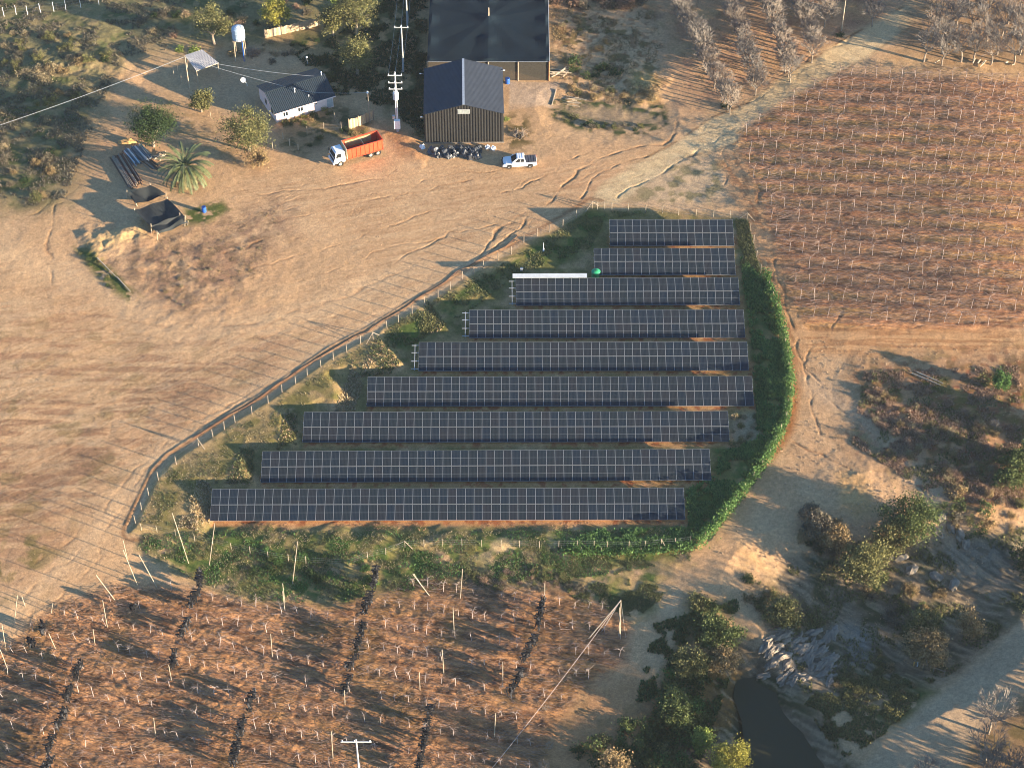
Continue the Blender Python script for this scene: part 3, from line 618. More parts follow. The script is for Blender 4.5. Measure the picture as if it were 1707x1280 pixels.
for r_ in range(-14, 15):
    for c_ in range(-24, 26):
        x = p00.x+c_*2.02+(.4 if r_ % 2 else 0); y = p00.y+r_*3.55+(x-p00.x)*an
        u, v = to_px(x, y, base(y))
        if inpoly(VUR, u, v) and u < 1735 and random.random() > .06: pts.append((x+random.uniform(-.12, .12), y+random.uniform(-.12, .12)))
pts.sort(key=lambda p: p[1])
rest = []
for i, (x, y) in enumerate(pts):
    o = bpy.data.objects.new('grapevine', VM[random.randrange(8)]); s_ = random.uniform(.88, 1.1)
    o.location = (x, y, gh(x, y)); o.rotation_euler = (random.uniform(-.07, .07), random.uniform(-.07, .07), random.uniform(0, 6.28)); o.scale = (s_, s_, s_*random.uniform(.85, 1.15))
    if i < 300:
        COL.objects.link(o); tag(o, 'bare grapevine with a pale trunk and brown canes in the dense upper right vineyard', 'grapevine', 'bare grapevines of the upper right vineyard')
    else: rest.append(o)
if rest:
    b_ = MB()
    for o in rest:
        mtx = Matrix.Translation(o.location) @ o.rotation_euler.to_matrix().to_4x4() @ Matrix.Diagonal((*o.scale, 1)); n = len(b_.v)
        b_.v += [tuple(mtx @ v_.co) for v_ in o.data.vertices]; b_.f += [tuple(i+n for i in p.vertices) for p in o.data.polygons]; b_.m += [p.material_index for p in o.data.polygons]
        bpy.data.objects.remove(o)
    tag(b_.build('grapevines', [M['bark_pale'], M['cane'], M['cane2']]), 'farthest rows of small bare grapevines by the road', 'grapevines', None, 'stuff')
# trellis canes and wires running across the rows, seen as a brown haze over the soil
def litter(name, poly, n, z0, z1, ln, rad, mats, ang, spread, label):
    r = np.random.default_rng(len(name)+n); P = np.array(poly); V_ = []; F_ = []; mi = []; k = 0; cnt = 0
    us = r.uniform(P[:, 0].min(), P[:, 0].max(), n*3); vs_ = r.uniform(P[:, 1].min(), P[:, 1].max(), n*3)
    for u, v in zip(us, vs_):
        if cnt >= n: break
        if u > 1730 or u < -30 or v < -30 or v > 1310 or not inpoly(poly, u, v): continue
        x, y = at_b(u, v); g = gh(x, y); a = ang+r.normal()*spread; L = ln*r.uniform(.4, 1.3); c_, s_ = math.cos(a)*L/2, math.sin(a)*L/2; z = g+r.uniform(z0, z1); dz = r.uniform(-.12, .12)
        q = rad*r.uniform(.6, 1.3); A_ = (x-c_, y-s_, z-dz); B_ = (x+c_, y+s_, z+dz); nx, ny = -math.sin(a)*q, math.cos(a)*q
        V_ += [(A_[0]-nx, A_[1]-ny, A_[2]), (B_[0]-nx, B_[1]-ny, B_[2]), (B_[0], B_[1], B_[2]+q*1.6), (A_[0], A_[1], A_[2]+q*1.6), (A_[0]+nx, A_[1]+ny, A_[2]), (B_[0]+nx, B_[1]+ny, B_[2])]
        F_ += [(k, k+1, k+2, k+3), (k+3, k+2, k+5, k+4)]; m0 = r.integers(0, len(mats)); mi += [m0, m0]; k += 6; cnt += 1
    me = np_mesh(name, np.array(V_), np.array(F_), mats, mi)
    return tag(link(name, me), label, None, None, 'stuff')
litter('vine_prunings', VUR, 15000, .1, 1.9, 1.9, .013, [M['cane'], M['cane2'], M['cane'], M['dark_wood']], -.08, .33, 'tangle of brown prunings and trellis canes through the upper right vineyard')
litter('vine_prunings', VLL, 15000, .02, .4, 1.2, .014, [M['cane'], M['cane2'], M['dark_wood'], M['dark_wood']], -.2, .4, 'pruned twigs lying on the reddish soil of the lower left vineyard')

# ------------------------------------------------------------------ lower left vineyard (young pale vines, posts, rolled black netting)
VM2 = [vine_mesh(200+i, 1.5, .72, 9, .6, 'any', .6) for i in range(8)]
vb = at(640, 1047); an = -math.tan(R_(10.5)); cnt = 0
pts = []
for r_ in range(-11, 5):
    for c_ in range(-34, 26):
        x = vb.x+c_*1.78; y = vb.y+r_*3.5+(x-vb.x)*an+.0035*(x-vb.x)**2*.3
        u, v = to_px(x, y, base(y))
        if inpoly(VLL, u, v) and -20 < u and v < 1310 and random.random() > .10: pts.append((x+random.uniform(-.2, .2), y+random.uniform(-.25, .25)))
pts.sort(key=lambda p: p[1])
for i, (x, y) in enumerate(pts[:300]):
    s_ = random.uniform(.65, 1.15); o = link('young_vine', VM2[random.randrange(8)], None, (x, y, gh(x, y)), random.uniform(0, 6.28)); o.scale = (s_, s_, s_*random.uniform(.9, 1.15))
    o.rotation_euler[0] = random.uniform(-.12, .12); o.rotation_euler[1] = random.uniform(-.12, .12)
    tag(o, 'bare young vine with a whitish trunk on reddish soil of the lower left vineyard', 'vine', 'whitish young vines of the lower left vineyard')
print('VINES', len(pts))
# trellis posts: (base px), (top px)
POSTS = [((230, 976), (205, 916)), ((315, 939), (287, 855)), ((348, 942), (358, 872)), ((487, 973), (496, 902)), ((475, 1005), (471, 972)), ((262, 978), (232, 925)), ((702, 972), (690, 956)), ((718, 993), (688, 956)), ((767, 998), (771, 948)), ((908, 1000), (908, 972)),
         ((193, 1000), (160, 958)), ((22, 1042), (29, 992)), ((42, 1010), (36, 993)), ((84, 1022), (88, 1005)), ((179, 1046), (171, 1000)), ((94, 1083), (81, 1055)), ((10, 1086), (3, 1040)), ((158, 1074), (155, 1048)), ((286, 1134), (281, 1108)), ((212, 930), (205, 900)),
         ((475, 1018), (471, 985)), ((757, 1053), (755, 1012)), ((740, 1124), (737, 1082)), ((838, 1145), (838, 1103)), ((575, 1174), (574, 1150)), ((824, 1228), (826, 1188)), ((555, 1264), (552, 1218)), ((259, 1226), (256, 1196)), ((454, 1096), (451, 1056)), ((80, 1273), (77, 1255)), ((14, 1118), (0, 1082)), ((1032, 1062), (1033, 1012)), ((611, 1004), (611, 990)), ((613, 1000), (612, 985)), ((700, 1150), (699, 1120))]
bpm = M['pale_wood']
for (bu, bv), (tu, tv) in POSTS:
    p = at(bu, bv); hz = max(1.2, (bv-tv)/9.6)
    q = Vector((*at_z(tu, tv, p.z+hz), p.z+hz)); m_ = MB(); m_.tube(p-Vector((0, 0, .3)), q, .05, .042, 6)
    lean = abs(tu-bu) > 12
    o = m_.build('trellis_post', bpm, org=p); o.location = p
    tag(o, 'pale wooden trellis post leaning hard at the vineyard edge' if lean else 'pale upright wooden trellis post standing in the lower left vineyard', 'post', 'leaning trellis posts' if lean else 'upright trellis posts of the lower left vineyard')
# rolled black nets hanging on their wires
M['net'] = mat('black_net', (.010, .010, .012), .8, 0, .5, 3, bump=.6)
M['net_grey'] = mat('dusty_net', (.06, .06, .065), .85, 0, .4, 4)
NETS = [((336, 950), (333, 985)), ((331, 985), (318, 1018)), ((316, 1030), (302, 1068)), ((294, 1085), (290, 1118)), ((629, 945), (622, 985)), ((619, 990), (607, 1030)), ((608, 1040), (595, 1085)), ((594, 1092), (580, 1120)), ((584, 1125), (572, 1165)),
        ((905, 1000), (895, 1050)), ((893, 1060), (872, 1110)), ((870, 1115), (850, 1160)), ((137, 1100), (128, 1132)), ((121, 1142), (110, 1172)), ((112, 1180), (98, 1218)), ((92, 1225), (80, 1260)),
        ((425, 1150), (416, 1190)), ((410, 1195), (400, 1235)), ((398, 1235), (390, 1285)), ((720, 1175), (712, 1215)), ((712, 1215), (705, 1255)), ((702, 1255), (696, 1300)), ((75, 1038), (74, 1062)), ((54, 1064), (56, 1082)), ((224, 1010), (223, 1022)), ((90, 1262), (70, 1300))]
NL = {}
for q, ((u0, v0), (u1, v1)) in enumerate(NETS):
    r = random.Random(q+50); a_ = at(u0, v0+12); b_ = at(u1, v1+2); m_ = MB(); n = max(6, int((b_-a_).length/.22)); ht = 1.85
    for i in range(n):
        f = i/(n-1); c_ = a_.lerp(b_, f); g = gh(c_.x, c_.y); lo = g+r.uniform(.1, 1.1); hi = g+ht+r.uniform(-.35, .25); wx = r.uniform(.18, .42)
        for k in range(4):
            x0 = c_.x+r.uniform(-.28, .28); y0 = c_.y+r.uniform(-.2, .2); x1 = x0+r.uniform(-.2, .2); y1 = y0+r.uniform(-.2, .2)
            mz = (lo+hi)/2+r.uniform(-.3, .3); pts_ = [(x0+r.uniform(-.2, .2), y0, hi+r.uniform(-.3, .1)), (x0, y0, mz), (x1, y1, lo+r.uniform(0, .4))]
            m_.path(pts_, r.uniform(.07, .15), 4, 0 if r.random() < .8 else 1, r.uniform(.04, .09))
        if r.random() < .5:
            m_.tube((c_.x-.55, c_.y, hi+r.uniform(-.1, .1)), (c_.x+.55, c_.y+r.uniform(-.2, .2), hi+r.uniform(-.1, .15)), .09, .06, 4)
    o = m_.build('net_roll', [M['net'], M['net_grey']], org=a_); o.location = a_
    ln, k0, k1 = [l for l in [('the line below the left end of the longest table', 0, 4), ('the long middle line among the vines', 4, 9), ('the right hand line among the vines', 9, 12), ('the far left line', 12, 16),
        ('the bottom edge line left of the T pole', 16, 19), ('the bottom edge line right of the T pole', 19, 22), ('three lone bundles near the left edge', 22, 25), ('the bottom left, cut by the frame', 25, 26)] if l[1] <= q < l[2]][0]
    tag(o, '%sroll of black netting in %s' % ({0: 'uppermost ', 1: 'second ', 2: 'third ', 3: 'fourth ', 4: 'fifth '}[q-k0] if k1-k0 > 1 else '', ln), 'net', 'rolled black nets in the lower left vineyard')

# ------------------------------------------------------------------ buildings
def corr_mat(name, c, rough, metal, n_per_m, axis_i, depth=.5, var=.1, dark=.6):
    m, t, b = new_mat(name); tc = t.nodes.new('ShaderNodeTexCoord'); sp = t.nodes.new('ShaderNodeSeparateXYZ'); t.links.new(tc.outputs['Object'], sp.inputs[0])
    a_ = t.nodes.new('ShaderNodeMath'); a_.operation = 'MULTIPLY'; a_.inputs[1].default_value = n_per_m*2*math.pi; t.links.new(sp.outputs[axis_i], a_.inputs[0])
    s_ = t.nodes.new('ShaderNodeMath'); s_.operation = 'SINE'; t.links.new(a_.outputs[0], s_.inputs[0])
    bp = t.nodes.new('ShaderNodeBump'); bp.inputs['Strength'].default_value = depth; bp.inputs['Distance'].default_value = .04; t.links.new(s_.outputs[0], bp.inputs['Height']); t.links.new(bp.outputs[0], b.inputs['Normal'])
    n = t.nodes.new('ShaderNodeTexNoise'); n.inputs['Scale'].default_value = .9; n.inputs['Detail'].default_value = 6; t.links.new(tc.outputs['Object'], n.inputs['Vector'])
    r = t.nodes.new('ShaderNodeMapRange'); r.inputs[1].default_value = .3; r.inputs[2].default_value = .7; r.inputs[3].default_value = 1-var; r.inputs[4].default_value = 1+var; t.links.new(n.outputs['Fac'], r.inputs[0])
    vs = t.nodes.new('ShaderNodeVectorMath'); vs.operation = 'SCALE'; vs.inputs[0].default_value = c; t.links.new(r.outputs[0], vs.inputs['Scale']); t.links.new(vs.outputs[0], b.inputs['Base Color'])
    b.inputs['Roughness'].default_value = rough; b.inputs['Metallic'].default_value = metal
    return m
def corrugated(m_, p00, p10, p01, p11, n, amp, mi=0, th=.03):
    """ribbed sheet; ribs run from the p0x edge to the p1x edge (p00->p10), n ribs between p00 and p01"""
    p00, p10, p01, p11 = map(Vector, (p00, p10, p01, p11)); nrm = (p10-p00).cross(p01-p00).normalized()
    if nrm.z < 0: nrm = -nrm
    V_ = []; k = n*4
    for i in range(k+1):
        f = i/k; o_ = nrm*(amp*(1 if i % 4 in (0, 1) else 0)); V_ += [p00.lerp(p01, f)+o_, p10.lerp(p11, f)+o_]
    nn = len(V_); V_ += [v_-nrm*th for v_ in V_]
    F = [(2*i, 2*i+1, 2*i+3, 2*i+2) for i in range(k)]+[(nn+2*i+2, nn+2*i+3, nn+2*i+1, nn+2*i) for i in range(k)]
    F += [(2*i, 2*i+2, nn+2*i+2, nn+2*i) for i in range(k)]+[(2*i+3, 2*i+1, nn+2*i+1, nn+2*i+3) for i in range(k)]
    F += [(0, nn, nn+1, 1), (2*k, 2*k+1, nn+2*k+1, nn+2*k)]
    m_.add(V_, F, mi)
# ---- house
M['pink'] = mat('pink_plaster', (.80, .62, .58), .85, 0, .06, 2, bump=.1)
M['roofdark'] = mat('dark_blue_grey_roofing', (.022, .033, .044), .5, 0, .12, 1.5)
p0 = at(461.8, 205); hz = p0.z-.05; ang = R_(26.5)
hs = empty('house', (p0.x, p0.y, hz), ang); tag(hs, 'pink plastered house with a dark corrugated gable roof', 'house')
W_, D_, EH, RH = 9.7, 7.4, 2.15, 3.55
m_ = MB(); t_ = .15
m_.prism([(0, 0, -.3), (W_, 0, -.3), (W_, 0, EH), (0, 0, EH)], (0, t_, 0)); m_.prism([(0, D_-t_, -.3), (W_, D_-t_, -.3), (W_, D_-t_, EH), (0, D_-t_, EH)], (0, t_, 0))
for x in (0, W_-t_): m_.prism([(x, t_, -.3), (x, D_-t_, -.3), (x, D_-t_, EH), (x, D_/2, RH-.06), (x, t_, EH)], (t_, 0, 0))
m_.build('wall', M['pink'], hs)
ov = .35; sl = (RH-EH)/(D_/2)
m_ = MB(); zf = EH-sl*ov+.04
corrugated(m_, (-ov, -ov, zf), (-ov, D_/2, RH+.04), (W_+ov, -ov, zf), (W_+ov, D_/2, RH+.04), 34, .05)
corrugated(m_, (-ov, D_+ov, zf), (-ov, D_/2+.002, RH+.04), (W_+ov, D_+ov, zf), (W_+ov, D_/2+.002, RH+.04), 34, .05)
m_.box((W_/2, D_/2, RH+.10), (W_+2*ov, .28, .05), 0)
roof = m_.build('roof', M['roofdark'], hs)
m_ = MB(); m_.box((W_/2, -ov-.03, zf-.02), (W_+2*ov+.04, .05, .16)); m_.build('fascia', M['pink'], hs)
for x, z in ((4.2, RH-.55), (6.0, RH-1.05), (9.4, RH-.1)):
    y = D_/2-(RH-z)/sl if x < 9 else D_/2
    m_ = MB(); m_.lathe([(.07, -.1), (.07, .75), (.13, .78), (.13, .86), (.02, .9)] if x != 6.0 else [(.06, -.1), (.06, .3), (.09, .32), (.02, .38)], (x, y, z), 8); m_.build('vent_pipe', M['white'], roof)
M['frame_white'] = M['white']
def window(x, z, w, h, side='f', name='window'):
    m_ = MB()
    if side == 'f':
        y = -.02; m_.box((x, y-.01, z), (w+.14, .05, h+.14), 0); o = m_.build(name, M['white'], hs); g = MB(); g.box((x-w/4-.02, y-.045, z), (w/2-.04, .02, h), 0); g.box((x+w/4+.02, y-.045, z), (w/2-.04, .02, h), 0); g.build('pane', M['glass_dark'], o)
    else:
        y = -.02; m_.box((y-.01, x, z), (.05, w+.14, h+.14), 0); o = m_.build(name, M['white'], hs); g = MB(); g.box((y-.045, x-w/4-.02, z), (.02, w/2-.04, h), 0); g.box((y-.045, x+w/4+.02, z), (.02, w/2-.04, h), 0); g.build('pane', M['glass_dark'], o)
window(1.55, 1.35, .75, .85); window(4.1, 1.4, .8, .9); window(6.6, 1.6, .6, .35)
m_ = MB(); m_.box((9.1, -.03, 1.0), (.95, .06, 1.95)); d_ = m_.build('door', mat('grey_door', (.38, .40, .40), .6), hs); m_ = MB(); m_.box((8.75, -.09, 1.0), (.05, .06, .12)); m_.build('handle', M['steel'], d_)
window(1.6, 1.3, .9, 1.0, 's'); window(4.3, 1.3, .8, 1.0, 's')
# satellite dish on a mast at the back-left corner
dp = at_z(405.5, 133.8, hz+3.0); dsh = empty('satellite_dish', (dp[0], dp[1], hz+3.0)); tag(dsh, 'round white satellite dish at the back left corner of the pink house', 'dish')
m_ = MB(); tilt = Matrix.Rotation(R_(48), 3, 'X'); V_ = []; F_ = []
for j, (r_, z_) in enumerate([(.02, -.10), (.22, -.07), (.42, 0)]):
    for i in range(16): a_ = i*math.pi/8; V_.append(tilt @ Vector((r_*math.cos(a_), r_*math.sin(a_), z_)))
for j in range(2):
    for i in range(16): F_.append((j*16+i, j*16+(i+1) % 16, (j+1)*16+(i+1) % 16, (j+1)*16+i))
F_.append(tuple(range(16))); m_.add(V_, F_)
V2 = [v_+tilt @ Vector((0, 0, .03)) for v_ in V_]; m_.add(V2, [tuple(reversed(f)) for f in F_]); m_.build('reflector', M['white'], dsh)
m_ = MB(); m_.path([(0, 0, 0), (.5, -.1, -.6), (.55, -.1, -1.1)], .03, 5); m_.tube((0, -.05, 0), (-.1, -.45, -.05), .015); m_.build('mast', M['white'], dsh)
dp = at_z(511, 96, hz+3.2); o_ = empty('lamp', (dp[0], dp[1], hz+3.2)); tag(o_, 'small white globe lamp at the back right corner of the house roof', 'lamp')
m_ = MB(); m_.lathe([(.02, -.16), (.14, -.1), (.17, 0), (.14, .1), (.02, .16)], (0, 0, 0), 10); m_.build('globe', M['white'], o_, smooth=True)
m_ = MB(); m_.tube((0, 0, -.12), (.2, -.6, -1.0), .025); m_.build('bracket', M['steel'], o_)

# ---- barn
M['blackclad'] = mat('black_sheet_cladding', (.020, .020, .020), .6, .1, .15, 1.5)
M['bluegrey_roof'] = mat('grey_blue_sheet_roof', (.034, .042, .058), .55, 0, .10, .8, spec=.15)
bl = at(709, 238); br = at(839, 237); bz = min(bl.z, br.z)-.05
Wb = 11.9; ang = math.atan2(br.y-bl.y, br.x-bl.x); barn = empty('barn', (bl.x, bl.y, bz), ang); tag(barn, 'tall black ribbed sheet metal barn with a grey blue gable roof', 'barn')
Wb = (br-bl).length; E2, Rg, Db = 5.75, 7.55, 11.3; t_ = .12
m_ = MB()
def ribwall(m_, a_, b_, hf, n):
    a_, b_ = Vector(a_), Vector(b_); nr = Vector((b_.y-a_.y, -(b_.x-a_.x), 0)).normalized(); V_ = []; k = n*4
    for i in range(k+1):
        p = a_.lerp(b_, i/k)+nr*(.06 if i % 4 in (1, 2) else 0); h_ = hf(i/k); V_ += [p+Vector((0, 0, -.3)), p+Vector((0, 0, h_))]
    F = [(2*i, 2*i+2, 2*i+3, 2*i+1) for i in range(k)]; nn = len(V_); V_ += [v_-nr*.12 for v_ in V_]
    F += [(nn+2*i+1, nn+2*i+3, nn+2*i+2, nn+2*i) for i in range(k)]+[(2*i+1, 2*i+3, nn+2*i+3, nn+2*i+1) for i in range(k)]; m_.add(V_, F)
gab = lambda f: E2+(Rg-E2)*(1-abs(2*f-1))-.08
ribwall(m_, (0, 0, 0), (Wb, 0, 0), gab, 28); ribwall(m_, (Wb, 0, 0), (Wb, Db, 0), lambda f: E2-.05, 26); ribwall(m_, (Wb, Db, 0), (0, Db, 0), gab, 28); ribwall(m_, (0, Db, 0), (0, 0, 0), lambda f: E2-.05, 26)
m_.build('wall', M['blackclad'], barn)
m_ = MB(); ov = .12; s2 = (Rg-E2)/(Wb/2)
for sgn in (-1, 1):
    xe = -ov if sgn < 0 else Wb+ov; z = E2-s2*ov+.03
    corrugated(m_, (xe, -ov, z), (Wb/2+sgn*.002, -ov, Rg+.03), (xe, Db+ov, z), (Wb/2+sgn*.002, Db+ov, Rg+.03), 40, .03)
rb = m_.build('roof', M['bluegrey_roof'], barn)
m_ = MB(); m_.box((Wb/2, Db/2, Rg+.09), (.35, Db+2*ov+.04, .04)); m_.build('ridge_cap', M['steel'], rb)
m_ = MB(); m_.box((Wb/2, -.10, 6.25), (1.9, .06, .85)); wv = m_.build('window', M['steel'], barn)
m_ = MB(); g_ = mat('grey_polycarbonate', (.26, .29, .28), .4)
for s_ in (-1, 1): m_.box((Wb/2+s_*.47, -.14, 6.25), (.82, .03, .68))
m_.build('pane', g_, wv)
m_ = MB(); m_.box((Wb/2, -.16, .0), (Wb+.3, .25, .34)); m_.build('plinth', M['grey_wood'], barn)
for x, y, z in ((Wb+.35, 10.6, 5.9), (-.45, .3, 5.0), (-.7, 10.4, 5.6)):
    m_ = MB(); m_.tube((x, y, z), (x-.5*(1 if x > 0 else -1), y, z-.1), .02, n=4); m_.box((x, y, z), (.3, .16, .08)); m_.build('floodlight', M['white'], barn)

# ---- net house
M['shade'] = mat('dark_shade_cloth', (.008, .016, .024), .8, 0, .22, .35, spec=.1)
def shade_front():
    m, t, b = new_mat('see_through_shade_cloth'); b.inputs['Base Color'].default_value = (.05, .045, .035, 1); b.inputs['Roughness'].default_value = .9
    tr = t.nodes.new('ShaderNodeBsdfTransparent'); mx = t.nodes.new('ShaderNodeMixShader'); mx.inputs[0].default_value = .68
    t.links.new(tr.outputs[0], mx.inputs[1]); t.links.new(b.outputs[0], mx.inputs[2]); t.links.new(mx.outputs[0], t.nodes['Material Output'].inputs['Surface']); return m
M['shade_f'] = shade_front()
fl, fr_ = at(713, 134), at(915, 134); nz = fr_.z; NH = 3.7
nh = empty('net_house', (fl.x, fl.y, nz)); tag(nh, 'large flat-topped house of dark blue black shade cloth behind the barn', 'shade house')
Wn = fr_.x-fl.x; Dn = 34.0
m_ = MB(); gx, gy = 44, 72; V_ = []; F_ = []
posts = [(i*Wn/2+(.0), j*5.7) for i in range(3) for j in range(7)]
cx0, cy0 = Wn*.5, 11.5
for j in range(gy+1):
    for i in range(gx+1):
        x, y = Wn*i/gx, Dn*j/gy
        a_ = math.atan2(y-cy0, x-cx0); rr = math.hypot(x-cx0, y-cy0)
        fold = abs((a_*5/math.pi) % 1-.5)*2
        e_ = min(x, Wn-x, y)/2.0; sag = -.16*min(1, e_)*fold*min(1, rr/9)+.35*math.exp(-rr/3.0)
        px_ = min(math.hypot(x-a, y-b_) for a, b_ in posts); sag += .4*math.exp(-(px_/1.2)**2)
        V_.append((x, y, NH+sag*(1 if 0 < i < gx and j > 0 else .15)))
for j in range(gy):
    for i in range(gx): k = j*(gx+1)+i; F_.append((k, k+1, k+gx+2, k+gx+1))
m_.add(V_, F_); m_.build('roof', M['shade'], nh)
m_ = MB(); m_.add([(0, 0, -.3), (0, Dn, -.3), (0, Dn, NH), (0, 0, NH)], [(0, 1, 2, 3)]); m_.add([(Wn, 0, -.3), (Wn, Dn, -.3), (Wn, Dn, NH), (Wn, 0, NH)], [(0, 1, 2, 3)]); m_.add([(0, Dn, -.3), (Wn, Dn, -.3), (Wn, Dn, NH), (0, Dn, NH)], [(0, 1, 2, 3)]); m_.build('side_cloth', M['shade'], nh)
m_ = MB(); m_.add([(0, 0, -.3), (Wn, 0, -.3), (Wn, 0, NH), (0, 0, NH)], [(0, 1, 2, 3)]); m_.build('front_cloth', M['shade_f'], nh)
for x, mm in ((0, M['grey_wood']), (Wn*.5, M['grey_wood']), (Wn*.745, M['grey_wood']), (Wn, mat('orange_wood', (.36, .17, .08), .8))):
    m_ = MB(); m_.tube((x, -.12, -.2), (x, -.12, NH+.1), .10, n=7); m_.build('post', mm, nh)
m_ = MB(); m_.tube((cx0, cy0, .0), (cx0, cy0, NH+2.3), .13, .11, 7); m_.build('mast', M['pale_wood'], nh)
m_ = MB(); m_.tube((Wn+.05, 0, NH), (Wn+.05, Dn, NH), .05); m_.tube((0, -.05, NH+.05), (Wn, -.05, NH+.05), .025); m_.build('edge_cable', M['steel'], nh)
# apron in front of it is part of the ground; timber edging on its right
m_ = MB(); a_, b_ = at(927, 150), at(920, 176); m_.path([a_+Vector((0, 0, .1)), b_+Vector((0, 0, .1))], .09, 4); tag(m_.build('timber', M['pale_wood']), 'pale timber edging along the right side of the sandy concrete apron', 'timber')

# ---- open shelter by the utility post
c4 = [(308, 92.5), (337, 83), (364.5, 105), (327, 118.5)]; hh = [2.9, 2.9, 2.5, 2.5]
zg = at(330, 115).z; cor = [Vector((*at_z(u, v, zg+h_), zg+h_)) for (u, v), h_ in zip(c4, hh)]
sh = empty('shelter', (cor[3].x, cor[3].y, zg)); tag(sh, 'small open shelter with a flat grey corrugated sheet roof on posts', 'shelter')
m_ = MB(); corrugated(m_, cor[0], cor[3], cor[1], cor[2], 16, .03); part(m_, 'roof', corr_mat('grey_fibre_cement', (.36, .35, .35), .8, 0, 4, 0, .2), sh)
for c_ in cor: m_ = MB(); q = c_*.94+sum(cor, Vector())/4*.06; m_.tube((q.x, q.y, zg-.1), (q.x, q.y, q.z-.05), .07, n=6); part(m_, 'post', M['pale_wood'], sh)
m_ = MB(); m_.tube(cor[3]-Vector((0, 0, .08)), cor[2]-Vector((0, 0, .08)), .06); m_.tube(cor[0]-Vector((0, 0, .08)), cor[1]-Vector((0, 0, .08)), .06); part(m_, 'beam', M['pale_wood'], sh)
# ---- water tank on a tower
tb = at(400, 101); tz = tb.z; tw = empty('water_tank', tb); tag(tw, 'whitish blue water tank standing on a tall wooden stand', 'water tank')
m_ = MB(); tx = at_z(398, 64, tz+4.0); cx, cy = tx[0]-tb.x, tx[1]-tb.y; m_.lathe([(1.02, 4.0), (1.05, 4.05), (1.05, 4.6), (1.09, 4.65), (1.05, 4.7), (1.05, 5.4), (1.09, 5.45), (1.04, 5.5), (1.0, 6.0), (.6, 6.2)], (cx, cy, 0), 20); m_.build('tank', mat('pale_blue_white_plastic', (.40, .49, .57), .5, 0, .06, 2, spec=.4), tw, smooth=False)
m_ = MB(); m_.lathe([(.34, 6.16), (.34, 6.28), (.05, 6.32)], (cx, cy, 0), 12); m_.build('lid', M['white'], tw)
m_ = MB(); m_.box((cx, cy, 3.93), (1.9, 1.9, .12)); m_.build('platform', M['grey_wood'], tw)
for sx in (-.75, .75):
    for sy in (-.75, .75): m_ = MB(); m_.tube((cx+sx*1.1, cy+sy*1.1, -.2), (cx+sx, cy+sy, 3.9), .08, n=6); m_.build('leg', M['pale_wood'], tw)
m_ = MB(); m_.tube((cx+.6, cy-.9, 0), (cx+.6, cy-.9, 4.2), .07); m_.build('pipe', M['blue'], tw)

# ------------------------------------------------------------------ utility poles and cables
M['conc_pole'] = mat('pale_concrete_pole', (.40, .41, .41), .8, 0, .08, 3)
def pole(label, base, hgt, arms, r0=.17, mat_=None, extra=None):
    p = empty('utility_pole', base); tag(p, label, 'utility pole')
    m_ = MB(); m_.tube((0, 0, -.3), (0, 0, hgt), r0, r0*.55, 8); m_.build('shaft', mat_ or M['concrete'], p)
    for z, w in arms:
        m_ = MB(); m_.box((0, -.12, z), (w, .12, .14)); ar = m_.build('crossarm', M['conc_pole'], p)
        for x in (-w*.45, -w*.05, w*.45): m_ = MB(); m_.lathe([(.03, .07), (.07, .12), (.04, .18), (.08, .24), (.03, .32)], (x, -.12, z), 7); m_.build('insulator', M['white'], ar)
    return p
P1 = pole('white concrete pole with transformer and three crossarms by the red earth patch', at(663, 219), 11.6, [(11.0, 2.2), (9.6, 2.2), (8.4, 2.1)], .22, M['conc_pole'])
m_ = MB(); m_.lathe([(.42, 6.7), (.45, 6.8), (.45, 7.9), (.40, 8.0), (.1, 8.12)], (0, -.45, 0), 14)
for x in (-.25, 0, .25): m_.lathe([(.05, 8.0), (.05, 8.35)], (x, -.45, 0), 6)
m_.build('transformer', mat('grey_transformer_paint', (.55, .57, .60), .45), P1)
m_ = MB(); m_.box((0, -.35, 1.7), (.95, .55, 1.6)); cb_ = m_.build('cabinet', M['white'], P1); m_ = MB(); m_.box((.3, -.645, 1.7), (.05, .03, .2)); m_.build('handle', M['black'], cb_)
m_ = MB()
for x in (-.13, .13): m_.tube((x, -.2, 2.4), (x, -.2, 6.9), .05, n=5)
m_.build('conduit', M['white'], P1)
m_ = MB(); m_.box((-.5, -.1, 2.9), (.4, .3, .6)); m_.build('meter_box', M['steel'], P1)
P2 = pole('slimmer pole with one crossarm halfway up the shaded alley beside the shade house', at(672.5, 121), 9.4, [(9.0, 2.3)], .16, M['conc_pole'])
P3 = pole('plain pole at the top of the alley, its upper end outside the frame', at(679, 43), 9.6, [(9.2, 2.3)], .16, M['conc_pole'])
P4 = pole('thin wooden pole beside the open grey shelter', at(315.5, 147.5), 6.5, [], .11, M['pale_wood'])
P5 = pole('thin pale pole at the road edge between the bare orchard rows', at(1402.5, 52), 8.5, [(8.2, 1.5)], .12, M['pale_wood'])
P6 = pole('pole with a T crossarm cut by the bottom edge of the photo', at(602, 1322), 10.8, [(10.5, 3.4)], .16, M['conc_pole'])
P7 = empty('utility_pole', at(617, 205)); tag(P7, 'thin lamp post standing behind the red truck by the tan screen', 'lamp post')
m_ = MB(); m_.tube((0, 0, -.2), (-.1, 0, 6.2), .07, .05, 6); m_.build('shaft', M['grey_wood'], P7); m_ = MB(); m_.box((-.1, -.2, 6.2), (.25, .5, .12)); m_.build('lamp_head', M['white'], P7)
def cable(label, a_, b_, sag, r=.02, n=14):
    m_ = MB(); pts_ = [a_.lerp(b_, i/n)+Vector((0, 0, -sag*4*(i/n)*(1-i/n))) for i in range(n+1)]; m_.path(pts_, r, 3)
    tag(m_.build('cable', M['wire']), label, 'cable')
T = lambda p, z, x=0: Vector(p.location)+Vector((x, 0, z))
